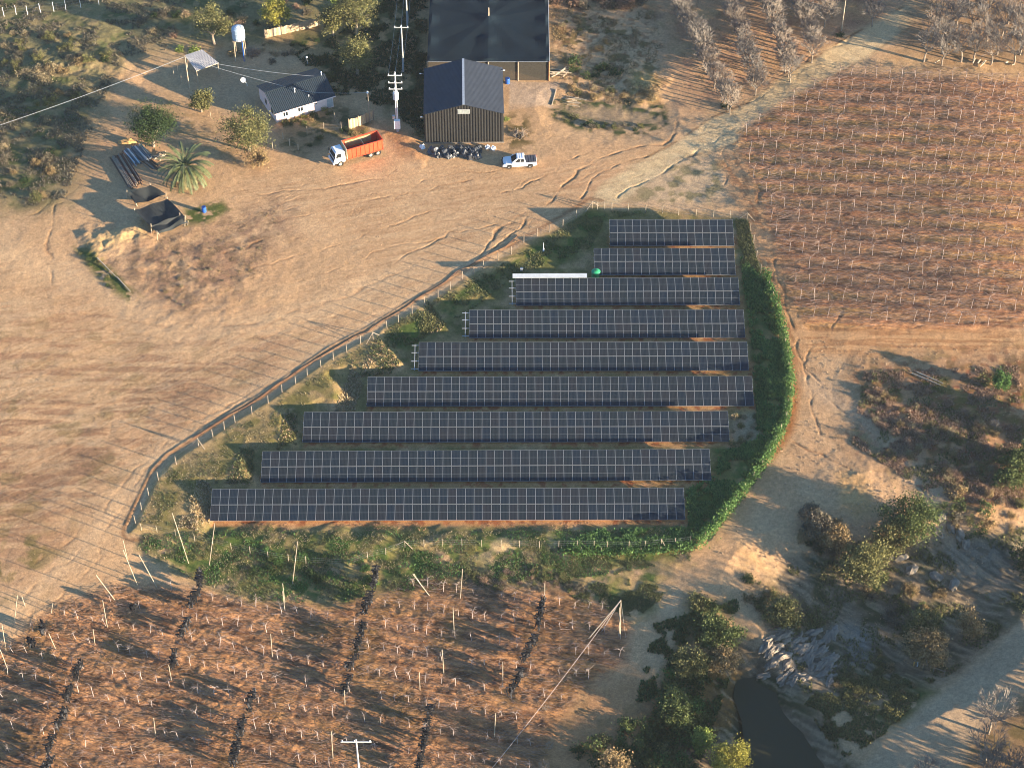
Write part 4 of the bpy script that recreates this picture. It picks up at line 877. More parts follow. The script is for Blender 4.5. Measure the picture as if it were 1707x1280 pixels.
lx = at_z(-30, 219, 5.0); cable('overhead cable sloping from the left edge up to the wooden pole', Vector((lx[0], lx[1], 5.0)), T(P4, 6.3), .35, .035)
hl = hs.matrix_basis @ Vector((-.3, D_/2, RH+.1)); hr_ = hs.matrix_basis @ Vector((W_-1.5, D_/2, RH+.3))
cable('upper of two cables from the wooden pole, ending on the house ridge', T(P4, 6.2), hr_, .5, .028); cable('lower of two cables from the wooden pole, running past the dish over the roof', T(P4, 6.1), hs.matrix_basis @ Vector((6.0, D_/2-2.2, RH-.5)), .3, .025)
cable('cable from the house roof to the lamp post behind the truck', hs.matrix_basis @ Vector((6.0, D_/2-2.2, RH-.5)), T(P7, 6.0), .2, .02)
for i, x in enumerate((-1, 0, 1)):
    nm = ('left', 'middle', 'right')[i]
    cable(nm+' wire between the transformer pole and the alley pole', T(P1, 11.2, x), T(P2, 9.3, x*1.05), .3, .013); cable(nm+' wire from the alley pole towards the pole at the top edge', T(P2, 9.3, x*1.05), T(P3, 9.5, x*1.05), .4, .013)
# guyed end post of the lower left field with its cable
e0 = at(1034, 1066); e1 = Vector((*at_z(1035, 1000, e0.z+6.2), e0.z+6.2)); g0 = at(981, 1064); g1 = at(812, 1290)
ep = empty('end_post', e0); tag(ep, 'tall guyed end post at the right corner of the young vines', 'post')
m_ = MB(); m_.tube(e0-Vector((0, 0, .3)), e1, .05, n=5); part(m_, 'shaft', M['pale_wood'], ep)
m_ = MB(); m_.tube(g0, e1, .07, .055, 6); part(m_, 'strut', M['pale_wood'], ep)
m_ = MB(); m_.tube(at(1003, 1052), e1, .03, n=4); m_.tube(at(1043, 1062), e1, .012, n=4); part(m_, 'guy_wire', M['wire'], ep)
m_ = MB(); m_.path([e1.lerp(g1, f)+Vector((0, 0, -.5*4*f*(1-f))) for f in [i/10 for i in range(11)]], .032, 4); tag(m_.build('cable', M['bark_pale']), 'thick pale cable from the guyed end post down to the bottom edge', 'cable')

# ------------------------------------------------------------------ vehicles
def wheel(root, x, y, r, w, rimc):
    m_ = MB(); V_ = []; n = 18; prof = [(r*.55, -w/2), (r*.93, -w/2), (r, -w*.32), (r, w*.32), (r*.93, w/2), (r*.55, w/2)]
    for (rr, yy) in prof:
        for i in range(n): a_ = 2*math.pi*i/n; V_.append((x+rr*math.cos(a_), y+yy, r+rr*math.sin(a_)))
    F_ = [(j*n+i, j*n+(i+1) % n, (j+1)*n+(i+1) % n, (j+1)*n+i) for j in range(len(prof)-1) for i in range(n)]
    m_.add(V_, F_); o = m_.build('wheel', M['rubber'], root)
    m_ = MB(); s_ = 1 if y > 0 else -1; V_ = []
    for (rr, yy) in [(r*.56, w*.40), (r*.40, w*.30), (r*.16, w*.34), (.02, w*.36)]:
        for i in range(12): a_ = 2*math.pi*i/12; V_.append((x+rr*math.cos(a_), y+s_*yy, r+rr*math.sin(a_)))
    m_.add(V_, [(j*12+i, j*12+(i+1) % 12, (j+1)*12+(i+1) % 12, (j+1)*12+i) for j in range(3) for i in range(12)]); m_.build('rim', rimc, o)
# pickup truck
f_, q_ = at(849, 281), at(884, 279.2); ax = (f_-q_); ya = math.atan2(ax.y, ax.x); mid = (f_+q_)/2
side = Vector((-math.sin(ya), math.cos(ya), 0)); ctr = mid+(-side)*(.80)
M['car_white'] = mat('white_car_paint', (.80, .81, .83), .25, 0, .02, 2, spec=.6)
pk = empty('pickup_truck', (ctr.x, ctr.y, gh(ctr.x, ctr.y)), ya); tag(pk, 'white double cab pickup truck with a dark grey load cover', 'pickup truck')
m_ = MB(); hw = .93
prof = [(-2.62, .52), (-2.66, .75), (-2.60, 1.10), (-.85, 1.10), (1.25, 1.12), (2.1, 1.03), (2.50, .92), (2.66, .72), (2.66, .48), (2.0, .40), (-2.2, .40)]
V_ = []; n = len(prof)
for y, ins in ((-hw, 0), (-hw+.06, .0), (hw-.06, .0), (hw, 0)):
    for (x, z) in prof:
        zz = z-(.07 if abs(y) == hw and z > .9 else 0); xx = x*(.985 if abs(y) == hw else 1); V_.append((xx, y, zz))
F_ = [tuple(range(n)), tuple(range(4*n-1, 3*n-1, -1))]+[(j*n+i, (j+1)*n+i, (j+1)*n+(i+1) % n, j*n+(i+1) % n) for j in range(3) for i in range(n)]
m_.add(V_, F_); m_.build('body', M['car_white'], pk)
m_ = MB(); b4 = [(-.92, -.86, 1.08), (1.30, -.86, 1.10), (1.30, .86, 1.10), (-.92, .86, 1.08)]; t4 = [(-.72, -.68, 1.76), (.42, -.68, 1.78), (.42, .68, 1.78), (-.72, .68, 1.76)]; m_.hexa(b4+t4)
for x in (-.5, -.1, .25): m_.box((x, 0, 1.80), (.12, 1.2, .03))
m_.build('cabin', M['car_white'], pk)
def lerp4(a_, b_, c_, d_, u0, u1, v0, v1, off):   # a,b bottom; c,d top (above b,a)
    a_, b_, c_, d_ = map(Vector, (a_, b_, c_, d_)); n_ = (b_-a_).cross(d_-a_).normalized()*off
    q = lambda u, v: a_.lerp(b_, u).lerp(d_.lerp(c_, u), v)+n_
    return [q(u0, v0), q(u1, v0), q(u1, v1), q(u0, v1)]
m_ = MB(); m_.add(lerp4(b4[1], b4[2], t4[2], t4[1], .06, .94, .06, .93, .008), [(0, 1, 2, 3)]); m_.build('windshield', M['glass_dark'], pk)
m_ = MB(); m_.add(lerp4(b4[3], b4[0], t4[0], t4[3], .1, .9, .2, .9, .008), [(0, 1, 2, 3)]); m_.build('rear_window', M['glass_dark'], pk)
for sd2 in (0, 1):
    for (u0, u1) in (((.08, .40), (.44, .82)) if sd2 == 0 else ((.18, .56), (.60, .92))):
        m_ = MB(); q = lerp4(b4[0], b4[1], t4[1], t4[0], u0, u1, .15, .88, .008) if sd2 == 0 else lerp4(b4[2], b4[3], t4[3], t4[2], u0, u1, .15, .88, .008); m_.add(q, [(0, 1, 2, 3)]); m_.build('side_window', M['glass_dark'], pk)
m_ = MB(); m_.box((-1.75, 0, 1.125), (1.62, 1.70, .05))
for x in (-2.35, -1.95, -1.55, -1.15): m_.box((x, 0, 1.165), (.30, 1.62, .035), 1)
m_.build('load_cover', [M['black'], mat('dark_grey_plastic', (.07, .07, .085), .5)], pk)
for y in (-1, 1):
    for x in (1.62, -1.62): wheel(pk, x, y*.80, .39, .26, mat('alloy_rim', (.35, .35, .36), .4, .6))
    m_ = MB()
    for x in (1.62, -1.62):
        V_ = [(x+.47*math.cos(a_), y*(hw+.004), .42+.47*math.sin(a_)) for a_ in [i*math.pi/10 for i in range(11)]]; m_.add(V_, [tuple(range(11)) if y < 0 else tuple(range(10, -1, -1))])
    m_.build('wheel_arch', M['black'], pk)
    m_ = MB(); m_.box((2.52, y*.70, .86), (.26, .36, .14)); m_.build('headlight', M['glass_dark'], pk)
    m_ = MB(); m_.box((1.0, y*1.03, 1.15), (.14, .22, .18)); m_.build('mirror', M['car_white'], pk)
    m_ = MB(); m_.box((-2.62, y*.84, .92), (.10, .14, .34)); m_.build('tail_light', mat('red_lens', (.4, .02, .02), .3), pk)
m_ = MB(); m_.box((2.69, 0, .58), (.10, 1.5, .22)); m_.box((2.62, 0, .80), (.1, .95, .16)); m_.build('grille', M['black'], pk)
# dump truck
z0 = at(600, 262).z
a_ = Vector((*at_z(581, 250.0, z0+2.85), 0)); b_ = Vector((*at_z(636, 234.0, z0+2.85), 0)); dv = b_-a_; yb = math.atan2(dv.y, dv.x)+math.pi; Lb = 5.9
sdv = Vector((-math.sin(yb-math.pi), math.cos(yb-math.pi), 0)); cen = (a_+b_)/2+sdv*1.2
tk = empty('dump_truck', (cen.x, cen.y, gh(cen.x, cen.y)), yb); tag(tk, 'red dump truck with a white cab parked facing left', 'truck')
M['red'] = mat('orange_red_paint', (.62, .075, .03), .45, 0, .10, 1.5, spec=.4); M['truck_white'] = mat('white_truck_paint', (.78, .79, .80), .4, 0, .05, 2)
hl_, hw = Lb/2, 1.2; m_ = MB()
m_.box((0, hw-.04, 1.95), (Lb, .08, 1.8)); m_.box((0, -hw+.04, 1.95), (Lb, .08, 1.8)); m_.box((-hl_+.04, 0, 1.95), (.08, 2*hw-.17, 1.8)); m_.box((hl_-.04, 0, 1.95), (.08, 2*hw-.17, 1.8))
for i in range(9):
    x = -hl_+.1+(Lb-.2)*i/8
    for y in (-1, 1): m_.box((x, y*(hw+.035), 1.9), (.10, .07, 1.7))
for y in (-1, 1): m_.box((0, y*hw, 2.89), (Lb+.04, .16, .09)); m_.box((0, y*(hw+.02), 1.08), (Lb, .12, .1))
m_.box((-hl_, 0, 2.89), (.12, 2*hw-.16, .09)); m_.build('tipper_body', M['red'], tk)
m_ = MB(); m_.box((0, 0, 1.12), (Lb-.18, 2*hw-.18, .08)); m_.build('bed_floor', M['dark_wood'], tk)
m_ = MB(); m_.box((.3, hw-.10, 2.1), (Lb-1.6, .03, 1.2)); m_.box((.3, -hw+.10, 2.1), (Lb-1.6, .03, 1.2)); m_.build('side_lining', mat('dusty_plywood', (.42, .28, .15), .9, 0, .25, 3), tk)
m_ = MB(); m_.box((hl_+.06, 0, 2.05), (.06, 2*hw, 2.0)); m_.build('headboard', mat('pale_yellow_paint', (.60, .52, .36), .6), tk)
m_ = MB(); m_.tube((.1, -hw, 2.9), (.1, hw, 2.9), .02); m_.build('cross_cable', M['wire'], tk)
m_ = MB(); m_.box((.9, .4, .85), (7.6, .14, .26)); m_.box((.9, -.4, .85), (7.6, .14, .26)); m_.build('chassis', M['black'], tk)
x0, x1 = hl_+.35, hl_+2.05
m_ = MB(); m_.hexa([(x0, -1.12, .75), (x1+.1, -1.12, .75), (x1+.1, 1.12, .75), (x0, 1.12, .75), (x0, -1.08, 1.65), (x1+.06, -1.08, 1.65), (x1+.06, 1.08, 1.65), (x0, 1.08, 1.65)])
cb4 = [(x0, -1.08, 1.65), (x1+.05, -1.08, 1.65), (x1+.05, 1.08, 1.65), (x0, 1.08, 1.65)]; ct4 = [(x0+.03, -.98, 2.55), (x1-.22, -.98, 2.55), (x1-.22, .98, 2.55), (x0+.03, .98, 2.55)]; m_.hexa(cb4+ct4)
m_.box((x0+.75, 0, 2.62), (1.1, 1.6, .14)); cab = m_.build('cab', M['truck_white'], tk)
m_ = MB(); m_.add(lerp4(cb4[1], cb4[2], ct4[2], ct4[1], .05, .95, .05, .85, .01), [(0, 1, 2, 3)]); m_.build('windshield', M['glass_dark'], tk)
for q in (lerp4(cb4[0], cb4[1], ct4[1], ct4[0], .35, .88, .1, .85, .01), lerp4(cb4[2], cb4[3], ct4[3], ct4[2], .12, .65, .1, .85, .01)):
    m_ = MB(); m_.add(q, [(0, 1, 2, 3)]); m_.build('side_window', M['glass_dark'], tk)
m_ = MB(); m_.box((x1+.14, 0, 1.25), (.05, 1.7, .45)); m_.build('grille', M['black'], tk); m_ = MB(); m_.box((x1+.2, 0, .72), (.2, 2.2, .3)); m_.build('bumper', M['truck_white'], tk)
for y in (-1, 1):
    for x, r_ in ((x0+.85, .5), (-.9, .5), (-2.1, .5)): wheel(tk, x, y*1.02, r_, .3, mat('steel_rim', (.45, .40, .30), .6, .3))
    m_ = MB(); m_.box((x1+.17, y*.85, .98), (.05, .3, .2)); m_.build('headlight', M['white'], tk)
    m_ = MB(); m_.box((x1+.05, y*1.28, 1.95), (.1, .18, .45)); m_.build('mirror', M['black'], tk)

# ------------------------------------------------------------------ heaps, barrels and small things
M['blk_bag'] = mat('dusty_black_plastic_sheet', (.05, .055, .065), .45, 0, .6, 2, bump=.8, spec=.6)
def lump(seed, sx, sy, sz, n=2, amp=.28):
    import bmesh
    r = random.Random(seed); bm = bmesh.new(); bmesh.ops.create_icosphere(bm, subdivisions=n+1, radius=1)
    o_ = Vector((r.uniform(0, 50), r.uniform(0, 50), r.uniform(0, 50)))
    from mathutils import noise
    for v_ in bm.verts:
        d_ = 1+amp*noise.noise(v_.co*1.8+o_)*1.6+amp*.7*noise.noise(v_.co*4.2+o_); v_.co = Vector((v_.co.x*sx*d_, v_.co.y*sy*d_, max(-.25, v_.co.z)*sz*d_))
    me = bpy.data.meshes.new('lump'); bm.to_mesh(me); bm.free(); return me
BAGS = [(724, 256, 1.1), (736, 252, .8), (741, 258, .9), (753, 253, 1.0), (760, 259, .9), (767, 252, 1.1), (774, 258, 1.0), (781, 252, .9), (788, 257, 1.0), (795, 262, .8), (797, 252, .9), (785, 264, .8), (748, 262, .7), (813, 247, .5), (822, 249, .5), (731, 261, .7), (704, 246, .55)]
for i, (u, v, s_) in enumerate(BAGS):
    me = lump(i, .85*s_, .75*s_, .95*s_, 2, .42); wh = i in (13, 14, 16); me.materials.append(M['blk_bag'] if not wh else M['white'])
    o = link('sack', me, None, at(u, v), random.uniform(0, 6))
    if wh: tag(o, ['small white sack right of the black heap by the barn wall', 'small white sack nearest the barn corner, beside another white one', 'lone white bundle below the left corner of the barn'][[13, 14, 16].index(i)], 'sack')
    else: tag(o, 'crumpled black plastic sack heaped along the foot of the barn', 'sack', 'crumpled black sacks below the barn')
def barrel(u, v, label, r=.30, h=.9):
    o = empty('barrel', at(u, v)); tag(o, label, 'barrel'); m_ = MB(); m_.lathe([(r*.95, 0), (r, .04), (r, h*.3), (r*1.04, h*.32), (r, h*.34), (r, h*.64), (r*1.04, h*.66), (r, h*.68), (r, h-.04), (r*.95, h)], (0, 0, 0), 16); m_.build('drum', M['blue'], o)
    m_ = MB(); m_.lathe([(r*.85, h-.01), (r*.85, h+.015), (.02, h+.02)], (0, 0, 0), 14); m_.build('lid', mat('dark_blue_plastic', (.01, .05, .22), .5), o)
barrel(340.5, 353, 'blue plastic barrel on the sandy mound right of the small black net tent', .34, .95); barrel(846, 139, 'blue barrel between the barn and the tan concrete apron', .38, 1.0)
# green round water tank and long white roofed box
gp = at(993, 461); gt = empty('round_tank', gp); tag(gt, 'low round green plastic tank beside the second solar table', 'tank')
m_ = MB(); m_.lathe([(.60, 0), (.62, .9), (.66, 1.0), (.60, 1.08), (.36, 1.2), (.30, 1.22)], (0, 0, 0), 20); m_.build('body', mat('green_plastic', (.03, .33, .14), .45, 0, .1, 2, spec=.5), gt)
m_ = MB(); m_.lathe([(.20, 1.2), (.20, 1.28), (.05, 1.3)], (0, 0, 0), 12); m_.build('lid', mat('dark_green_plastic', (.02, .16, .08), .5), gt)
zz = at(915, 470).z; rz_ = zz+2.0
A_ = Vector((*at_z(854.5, 463.6, rz_), rz_)); B_ = Vector((*at_z(978.6, 463.0, rz_), rz_)); ib = empty('canopy', A_); tag(ib, 'long narrow white roofed rack behind the third solar table', 'canopy')
m_ = MB(); dx = (B_-A_); wd = .75; m_.prism([A_, B_, B_+Vector((0, wd, .12)), A_+Vector((0, wd, .12))], (0, 0, .05)); part(m_, 'roof', mat('pale_sheet', (.50, .53, .55), .5, .1, .1, 2), ib)
for i in range(9):
    p = A_.lerp(B_, (i+.3)/8.6)+Vector((0, wd*.5, 0)); m_ = MB(); m_.tube((p.x, p.y, gh(p.x, p.y)-.1), (p.x, p.y, p.z+.02), .05, n=5); part(m_, 'post', M['steel'], ib)
for i in range(7):
    p = A_.lerp(B_, (i+.8)/8)+Vector((0, wd*.55, -.75)); m_ = MB(); m_.box(p, (.7, .3, .8)); part(m_, 'inverter', M['concrete'], ib)
wp_ = at(906, 418.5); ws = empty('weather_mast', wp_); tag(ws, 'thin white mast with a pale foot in the grass left of the second solar table', 'mast'); m_ = MB(); m_.tube((0, 0, 0), (0, 0, 1.6), .05, .03); m_.build('rod', M['white'], ws); m_ = MB(); m_.lathe([(.14, 0), (.10, .5), (.05, .55)], (0, 0, 0), 8); m_.build('foot', M['white'], ws)
m_ = MB(); p = at(869.5, 451); m_.box((0, 0, .2), (.38, .3, .4)); m_.box((0, 0, .42), (.44, .36, .04)); o = m_.build('electrical_box', M['concrete']); o.location = p; tag(o, 'small pale box on the ground left of the white roofed rack', 'box')
# small black net tents
M['tent'] = mat('black_shade_cloth', (.016, .020, .022), .75, 0, .35, 1.2, bump=.2)
def tent(label, cs, hts, sag, fold=None):
    zg = at(*cs[0]).z; P_ = [Vector((*at_z(u, v, zg+h_), zg+h_)) for (u, v), h_ in zip(cs, hts)]; r_ = empty('net_tent', (P_[0].x, P_[0].y, zg)); tag(r_, label, 'tent')
    m_ = MB(); n = 12; V_ = []
    for j in range(n+1):
        for i in range(n+1):
            u, v = i/n, j/n; p = P_[0].lerp(P_[1], u).lerp(P_[3].lerp(P_[2], u), v); p = p-Vector((0, 0, sag*4*u*(1-u)*(.4+v*(1-v)*4)+.12*math.sin(u*9+v*4))); V_.append(p)
    m_.add(V_, [(j*(n+1)+i, j*(n+1)+i+1, (j+1)*(n+1)+i+1, (j+1)*(n+1)+i) for j in range(n) for i in range(n)]); part(m_, 'cloth', M['tent'], r_)
    for p in P_: m_ = MB(); e_ = p+Vector((random.uniform(-.3, .3), random.uniform(-.3, .2), 0)); m_.tube((e_.x, e_.y, gh(e_.x, e_.y)-.1), p+Vector((0, 0, .35)), .06, n=6); part(m_, 'pole', M['pale_wood'], r_)
    return r_, P_
tent('small black shade cloth tent on leaning poles beside the sandy mound', [(224, 350), (279, 331), (309, 362), (262, 388)], [1.9, 1.9, 1.9, 1.8], .25)
tent('sagging scrap of black shade cloth strung behind the small tent', [(212, 320), (250, 308), (277, 324), (226, 340)], [1.3, 1.8, .9, .7], .45)
r_, P_ = tent('slack grey black cloth flap hanging at the front of the small tent', [(252, 376), (300, 358), (314, 371), (264, 391)], [1.7, 1.7, .5, .4], .1)
# pipe and sheet stacks
def bundle(name, label, cat, a_, b_, wid, lay, r, mats, jit=.3, grp=None):
    o_ = empty(name, a_); tag(o_, label, cat, grp); d_ = (b_-a_); s_ = Vector((-d_.y, d_.x, 0)).normalized(); k = 0
    for l in range(lay):
        m_ = MB()
        for i in range(int(wid/(2*r))-l):
            o2 = s_*((i-(int(wid/(2*r))-l)/2)*2*r); j1, j2 = random.uniform(-jit, jit), random.uniform(-jit, jit); q = d_.normalized(); z = Vector((0, 0, r+l*r*1.8))
            m_.tube(a_+o2+q*j1+z, b_+o2+q*j2+z+s_*random.uniform(-jit, jit)*.4, r, n=5, mi=random.randrange(len(mats)))
        part(m_, 'pole_layer', mats, o_)
bundle('pole_stack', 'long stack of dark brown poles left of the palm', 'poles', at(198, 262), at(228, 310), 2.6, 3, .09, [M['dark_wood'], mat('reddish_wood', (.13, .06, .04), .9, 0, .3, 4), M['grey_wood']], .7)
bundle('pipe_stack', 'stack of bluish grey sheets and pipes below the dark green tree', 'pipes', at(222, 248), at(240, 270), 3.4, 2, .12, [mat('blue_grey_pipe', (.09, .13, .16), .5, .3, .2, 2), M['steel'], mat('dark_pipe', (.05, .06, .08), .5, .2, .2, 2)], .5)
bundle('pole_stack', 'short row of brown poles just right of the bluish pipes', 'poles', at(236, 262), at(262, 282), 1.6, 1, .08, [M['dark_wood'], M['grey_wood']], .6)
m_ = MB(); p = at(212, 238); me = lump(88, 1.4, .7, .7, 2, .15); me.materials.append(mat('tan_tarp', (.45, .26, .10), .7, 0, .1, 2)); tag(link('tarp', me, None, p), 'ochre tarpaulin hump above the pole stack', 'tarpaulin')
# planks, logs and scrap timber
def logs(label, px_, L, r, n, mats, spread, cat='logs', name='log_pile'):
    a_ = at(*px_); m_ = MB()
    for i in range(n):
        an_ = random.uniform(*spread); c_, s_ = math.cos(an_)*L/2, math.sin(an_)*L/2; q = a_+Vector((random.uniform(-.9, .9), random.uniform(-.8, .8), random.uniform(.1, .5)))
        l = random.uniform(.5, 1.1); m_.tube(q-Vector((c_*l, s_*l, random.uniform(-.1, .2))), q+Vector((c_*l, s_*l, random.uniform(-.1, .2))), r*random.uniform(.6, 1.2), n=5)
    o = m_.build(name, mats, org=a_); o.location = a_; tag(o, label, cat)
logs('pile of long pale logs at the corner of the shade house', (935, 122), 3.2, .09, 12, M['pale_wood'], (-.2, 1.3)); logs('scatter of planks along the edge of the dry basin', (955, 172), 3.0, .06, 12, M['pale_wood'], (-.5, .2), 'planks', 'plank_pile'); logs('cut branches heaped under the water tank', (415, 88), 2.2, .05, 40, M['grey_wood'], (-1.5, 1.5), 'branches', 'branch_pile')
logs('tangle of dry branches on the weedy strip right of the barn', (868, 225), 1.6, .035, 40, M['grey_wood'], (.6, 2.4), 'branches', 'branch_pile'); logs('broken sticks heaped beside the rocky drain left of the palm', (270, 262), 1.8, .05, 26, M['pale_wood'], (-.5, 1.5), 'branches', 'branch_pile')
for i, u in enumerate((1561, 1628, 1640, 1680)): logs(['single cut log at the foot of the leftmost bare tree by the vines', 'pair of cut logs between the bare trees, left of another pair', 'pair of cut logs at the middle of the orchard edge', 'cut logs at the right end of the orchard edge'][i], (u, 107+i), 1.2, .12, 1+min(i, 1), M['pale_wood'], (.6, 1.1), 'log', 'log')
for (u, v, du, dv, lb) in [(162, 430, 32, 32, 'pale plank bridging the narrow drain on the left'), (195, 462, 22, 24, 'second pale plank further down the narrow drain'), (1520, 622, 48, 20, 'long pale pole lying in the shadow below the vineyard'), (1528, 620, 44, 19, 'thinner pole lying close beside the long pale pole')]:
    m_ = MB(); a_ = at(u, v, .12); b_ = at(u+du, v+dv, .12); m_.tube(a_, b_, .10, .07, 6); tag(m_.build('plank', M['pale_wood']), lb, 'pole')
# tan screen fence and garden posts near the truck
def screen(label, pts_, h_, m2, cat='fence'):
    P_ = [at(*q) for q in pts_]; r_ = empty('screen_fence', P_[0]); tag(r_, label, cat)
    for a_, b_ in zip(P_, P_[1:]):
        m_ = MB(); n = 6
        for i in range(n):
            p, q = a_.lerp(b_, i/n), a_.lerp(b_, (i+1)/n); s_ = .06*(-1)**i; m_.prism([p+Vector((0, s_, 0)), q+Vector((0, -s_, 0)), q+Vector((0, -s_, h_+random.uniform(-.15, .1))), p+Vector((0, s_, h_+random.uniform(-.15, .1)))], (0, .03, 0))
        part(m_, 'panel', m2, r_)
    for a_ in P_: m_ = MB(); m_.tube(a_-Vector((0, .05, .1)), a_+Vector((0, -.05, h_+.3)), .06, n=5); part(m_, 'post', M['grey_wood'], r_)
M['tanscreen'] = mat('tan_reed_screen', (.44, .33, .21), .9, 0, .15, 6)
screen('tan reed screen fence behind the red truck', [(582, 216), (598, 211), (611, 205), (623, 200)], 1.9, M['tanscreen']); screen('brown reed screen fence behind the house garden at the top', [(442, 64), (470, 58), (500, 51), (532, 44)], 1.6, M['tanscreen'])
gp_ = [at(u, v) for u, v in [(472, 232), (483, 243), (497, 250)]]; fence('garden_fence', 'three stout pale garden posts left of the white cab', gp_, 1.2, .09, M['pale_wood'], (.9,))
gp_ = [at(u, v) for u, v in [(512, 226), (540, 218), (569, 218), (558, 142+60)]]; fence('garden_fence', 'thin posts around the weedy garden in front of the pink house', gp_, 1.7, .05, M['grey_wood'], (.6, 1.2))
gp_ = [at(u, v) for u, v in [(7, 28), (27, 25), (46, 25), (68, 22), (90, 20), (110, 18), (135, 14), (165, 8)]]; fence('wire_fence', 'line of white posts across the top left corner', gp_, 1.9, .05, M['white'], (.6, 1.2, 1.7))
gp_ = [at(u, v) for u, v in [(290, 128), (297, 120), (303, 139), (352, 170), (352, 198), (425, 275), (455, 250)]]
fence('wire_fence', 'scattered thin posts below the wooden pole and small round tree', gp_, 1.5, .04, M['pale_wood'], ())
for u, v, c_, lb in [(1523, 1109, (.75, .42, .08), 'short orange marker post beside a white one'), (1529, 1110, (.75, .76, .78), 'short white marker post beside an orange one')]:
    m_ = MB(); m_.tube((0, 0, 0), (0, 0, .75), .08, n=8); m_.lathe([(.085, .55), (.085, .62)], (0, 0, 0), 8); o = m_.build('marker_post', mat('marker_paint', c_, .5)); o.location = at(u, v); tag(o, lb, 'post')
m_ = MB(); a_, b_ = at(1540, 1106, .9), at(1575, 1119, .9); m_.tube(a_, b_, .05); 
for f in (0, .5, 1): p = a_.lerp(b_, f); m_.tube((p.x, p.y, gh(p.x, p.y)-.1), p+Vector((0, 0, .2)), .05)
tag(m_.build('hand_rail', M['grey_wood']), 'low wooden rail on short posts left of the lower right road', 'rail')

# ------------------------------------------------------------------ trees and shrubs
L_ = {'olive': leaf_mat('olive_leaves', (.065, .075, .028), (.25, .23, .09)), 'green': leaf_mat('green_leaves', (.040, .062, .022), (.15, .18, .06)), 'dark': leaf_mat('dark_green_leaves', (.016, .034, .014), (.060, .095, .030)),
      'yellow': leaf_mat('yellow_green_leaves', (.16, .16, .03), (.42, .38, .08)), 'rust': leaf_mat('rust_leaves', (.17, .12, .055), (.42, .30, .15)), 'grey': leaf_mat('grey_brown_twigs', (.085, .075, .050), (.24, .20, .14)),
      'lime': leaf_mat('lime_leaves', (.10, .15, .03), (.30, .36, .09)), 'ivy': leaf_mat('ivy_leaves', (.035, .085, .022), (.15, .26, .075)), 'straw': leaf_mat('straw_blades', (.22, .17, .09), (.46, .37, .22)),
      'grass': leaf_mat('grass_blades', (.065, .080, .030), (.20, .20, .085)), 'redbrown': leaf_mat('red_brown_scrub', (.18, .11, .07), (.44, .29, .20)), 'twig': mat('bare_twigs', (.27, .22, .175), .9, 0, .25, 2), 'twig_grey': mat('grey_bare_twigs', (.20, .175, .15), .9, 0, .25, 2)}
def leaves(seed, rx, ry, rz, n, leaf, nc, cz=0.0, spread=.26, down=0.0, hollow=.45):
    r = np.random.default_rng(seed)
    d = r.normal(size=(nc, 3)); d /= np.linalg.norm(d, axis=1)[:, None]; rad = r.uniform(hollow, 1.0, nc)[:, None]; cc = d*rad*np.array([rx, ry, rz]); cc[:, 2] += cz
    cs = r.uniform(.5, 1.5, nc)*spread*(rx+ry+rz)/3
    w = r.random(nc)+.2; w /= w.sum(); k = r.choice(nc, n, p=w); P = cc[k]+r.normal(size=(n, 3))*cs[k][:, None]*np.array([.75, .75, .6]); P[:, 2] -= down*r.random(n)
    P[:, 2] = np.maximum(P[:, 2], .05)
    a = r.normal(size=(n, 3)); a /= np.linalg.norm(a, axis=1)[:, None]; b_ = np.cross(a, r.normal(size=(n, 3))); b_ /= np.linalg.norm(b_, axis=1)[:, None]
    s = (leaf*r.uniform(.5, 1.4, n))[:, None]; a *= s*.5; b_ *= s*.32
    V_ = np.stack([P-a, P-b_, P+a, P+b_], 1).reshape(-1, 3); return V_, np.arange(4*n).reshape(n, 4)
def trunk_mb(r, h, rr, lean=(0, 0), limbs=5, spread=1.6, top=None):
    m_ = MB(); t_ = Vector((lean[0], lean[1], h)); m_.path([(0, 0, -.3), (lean[0]*.3+r.uniform(-.1, .1), lean[1]*.3, h*.5), t_], rr, 7, 0, rr*.6)
    for i in range(limbs):
        a_ = i*6.28/limbs+r.uniform(-.4, .4); e_ = t_+Vector((math.cos(a_)*spread*r.uniform(.5, 1), math.sin(a_)*spread*r.uniform(.5, 1), (top or h)*r.uniform(.35, .8))); q = t_.lerp(e_, .5)+Vector((r.uniform(-.2, .2), r.uniform(-.2, .2), r.uniform(0, .4)))
        m_.path([t_*.8, q, e_], rr*.45, 5, 0, rr*.15)
    return m_
def tree(u, v, rx, ry, rz, kind, label, name='broadleaf_tree', n=2600, leaf=.30, th=None, nc=60, seed=None, grp=None, down=0., spread=.26):
    seed = seed or int(u*7+v); r = random.Random(seed); p = at(u, v); th = th if th is not None else rz*.7
    root = empty(name, p); tag(root, label, 'tree', grp)
    trunk_mb(r, th, .07*rz+.06, (r.uniform(-.3, .3), r.uniform(-.3, .3)), 5, rx*.8, rz).build('trunk', M['grey_wood'], root)
    n = int(n*1.9); leaf *= .85
    V_, F_ = leaves(seed, rx, ry, rz, n, leaf, nc, th+rz*.75, spread, down); me = np_mesh('crown', V_, F_, [L_[kind]]); link('crown', me, root); return root
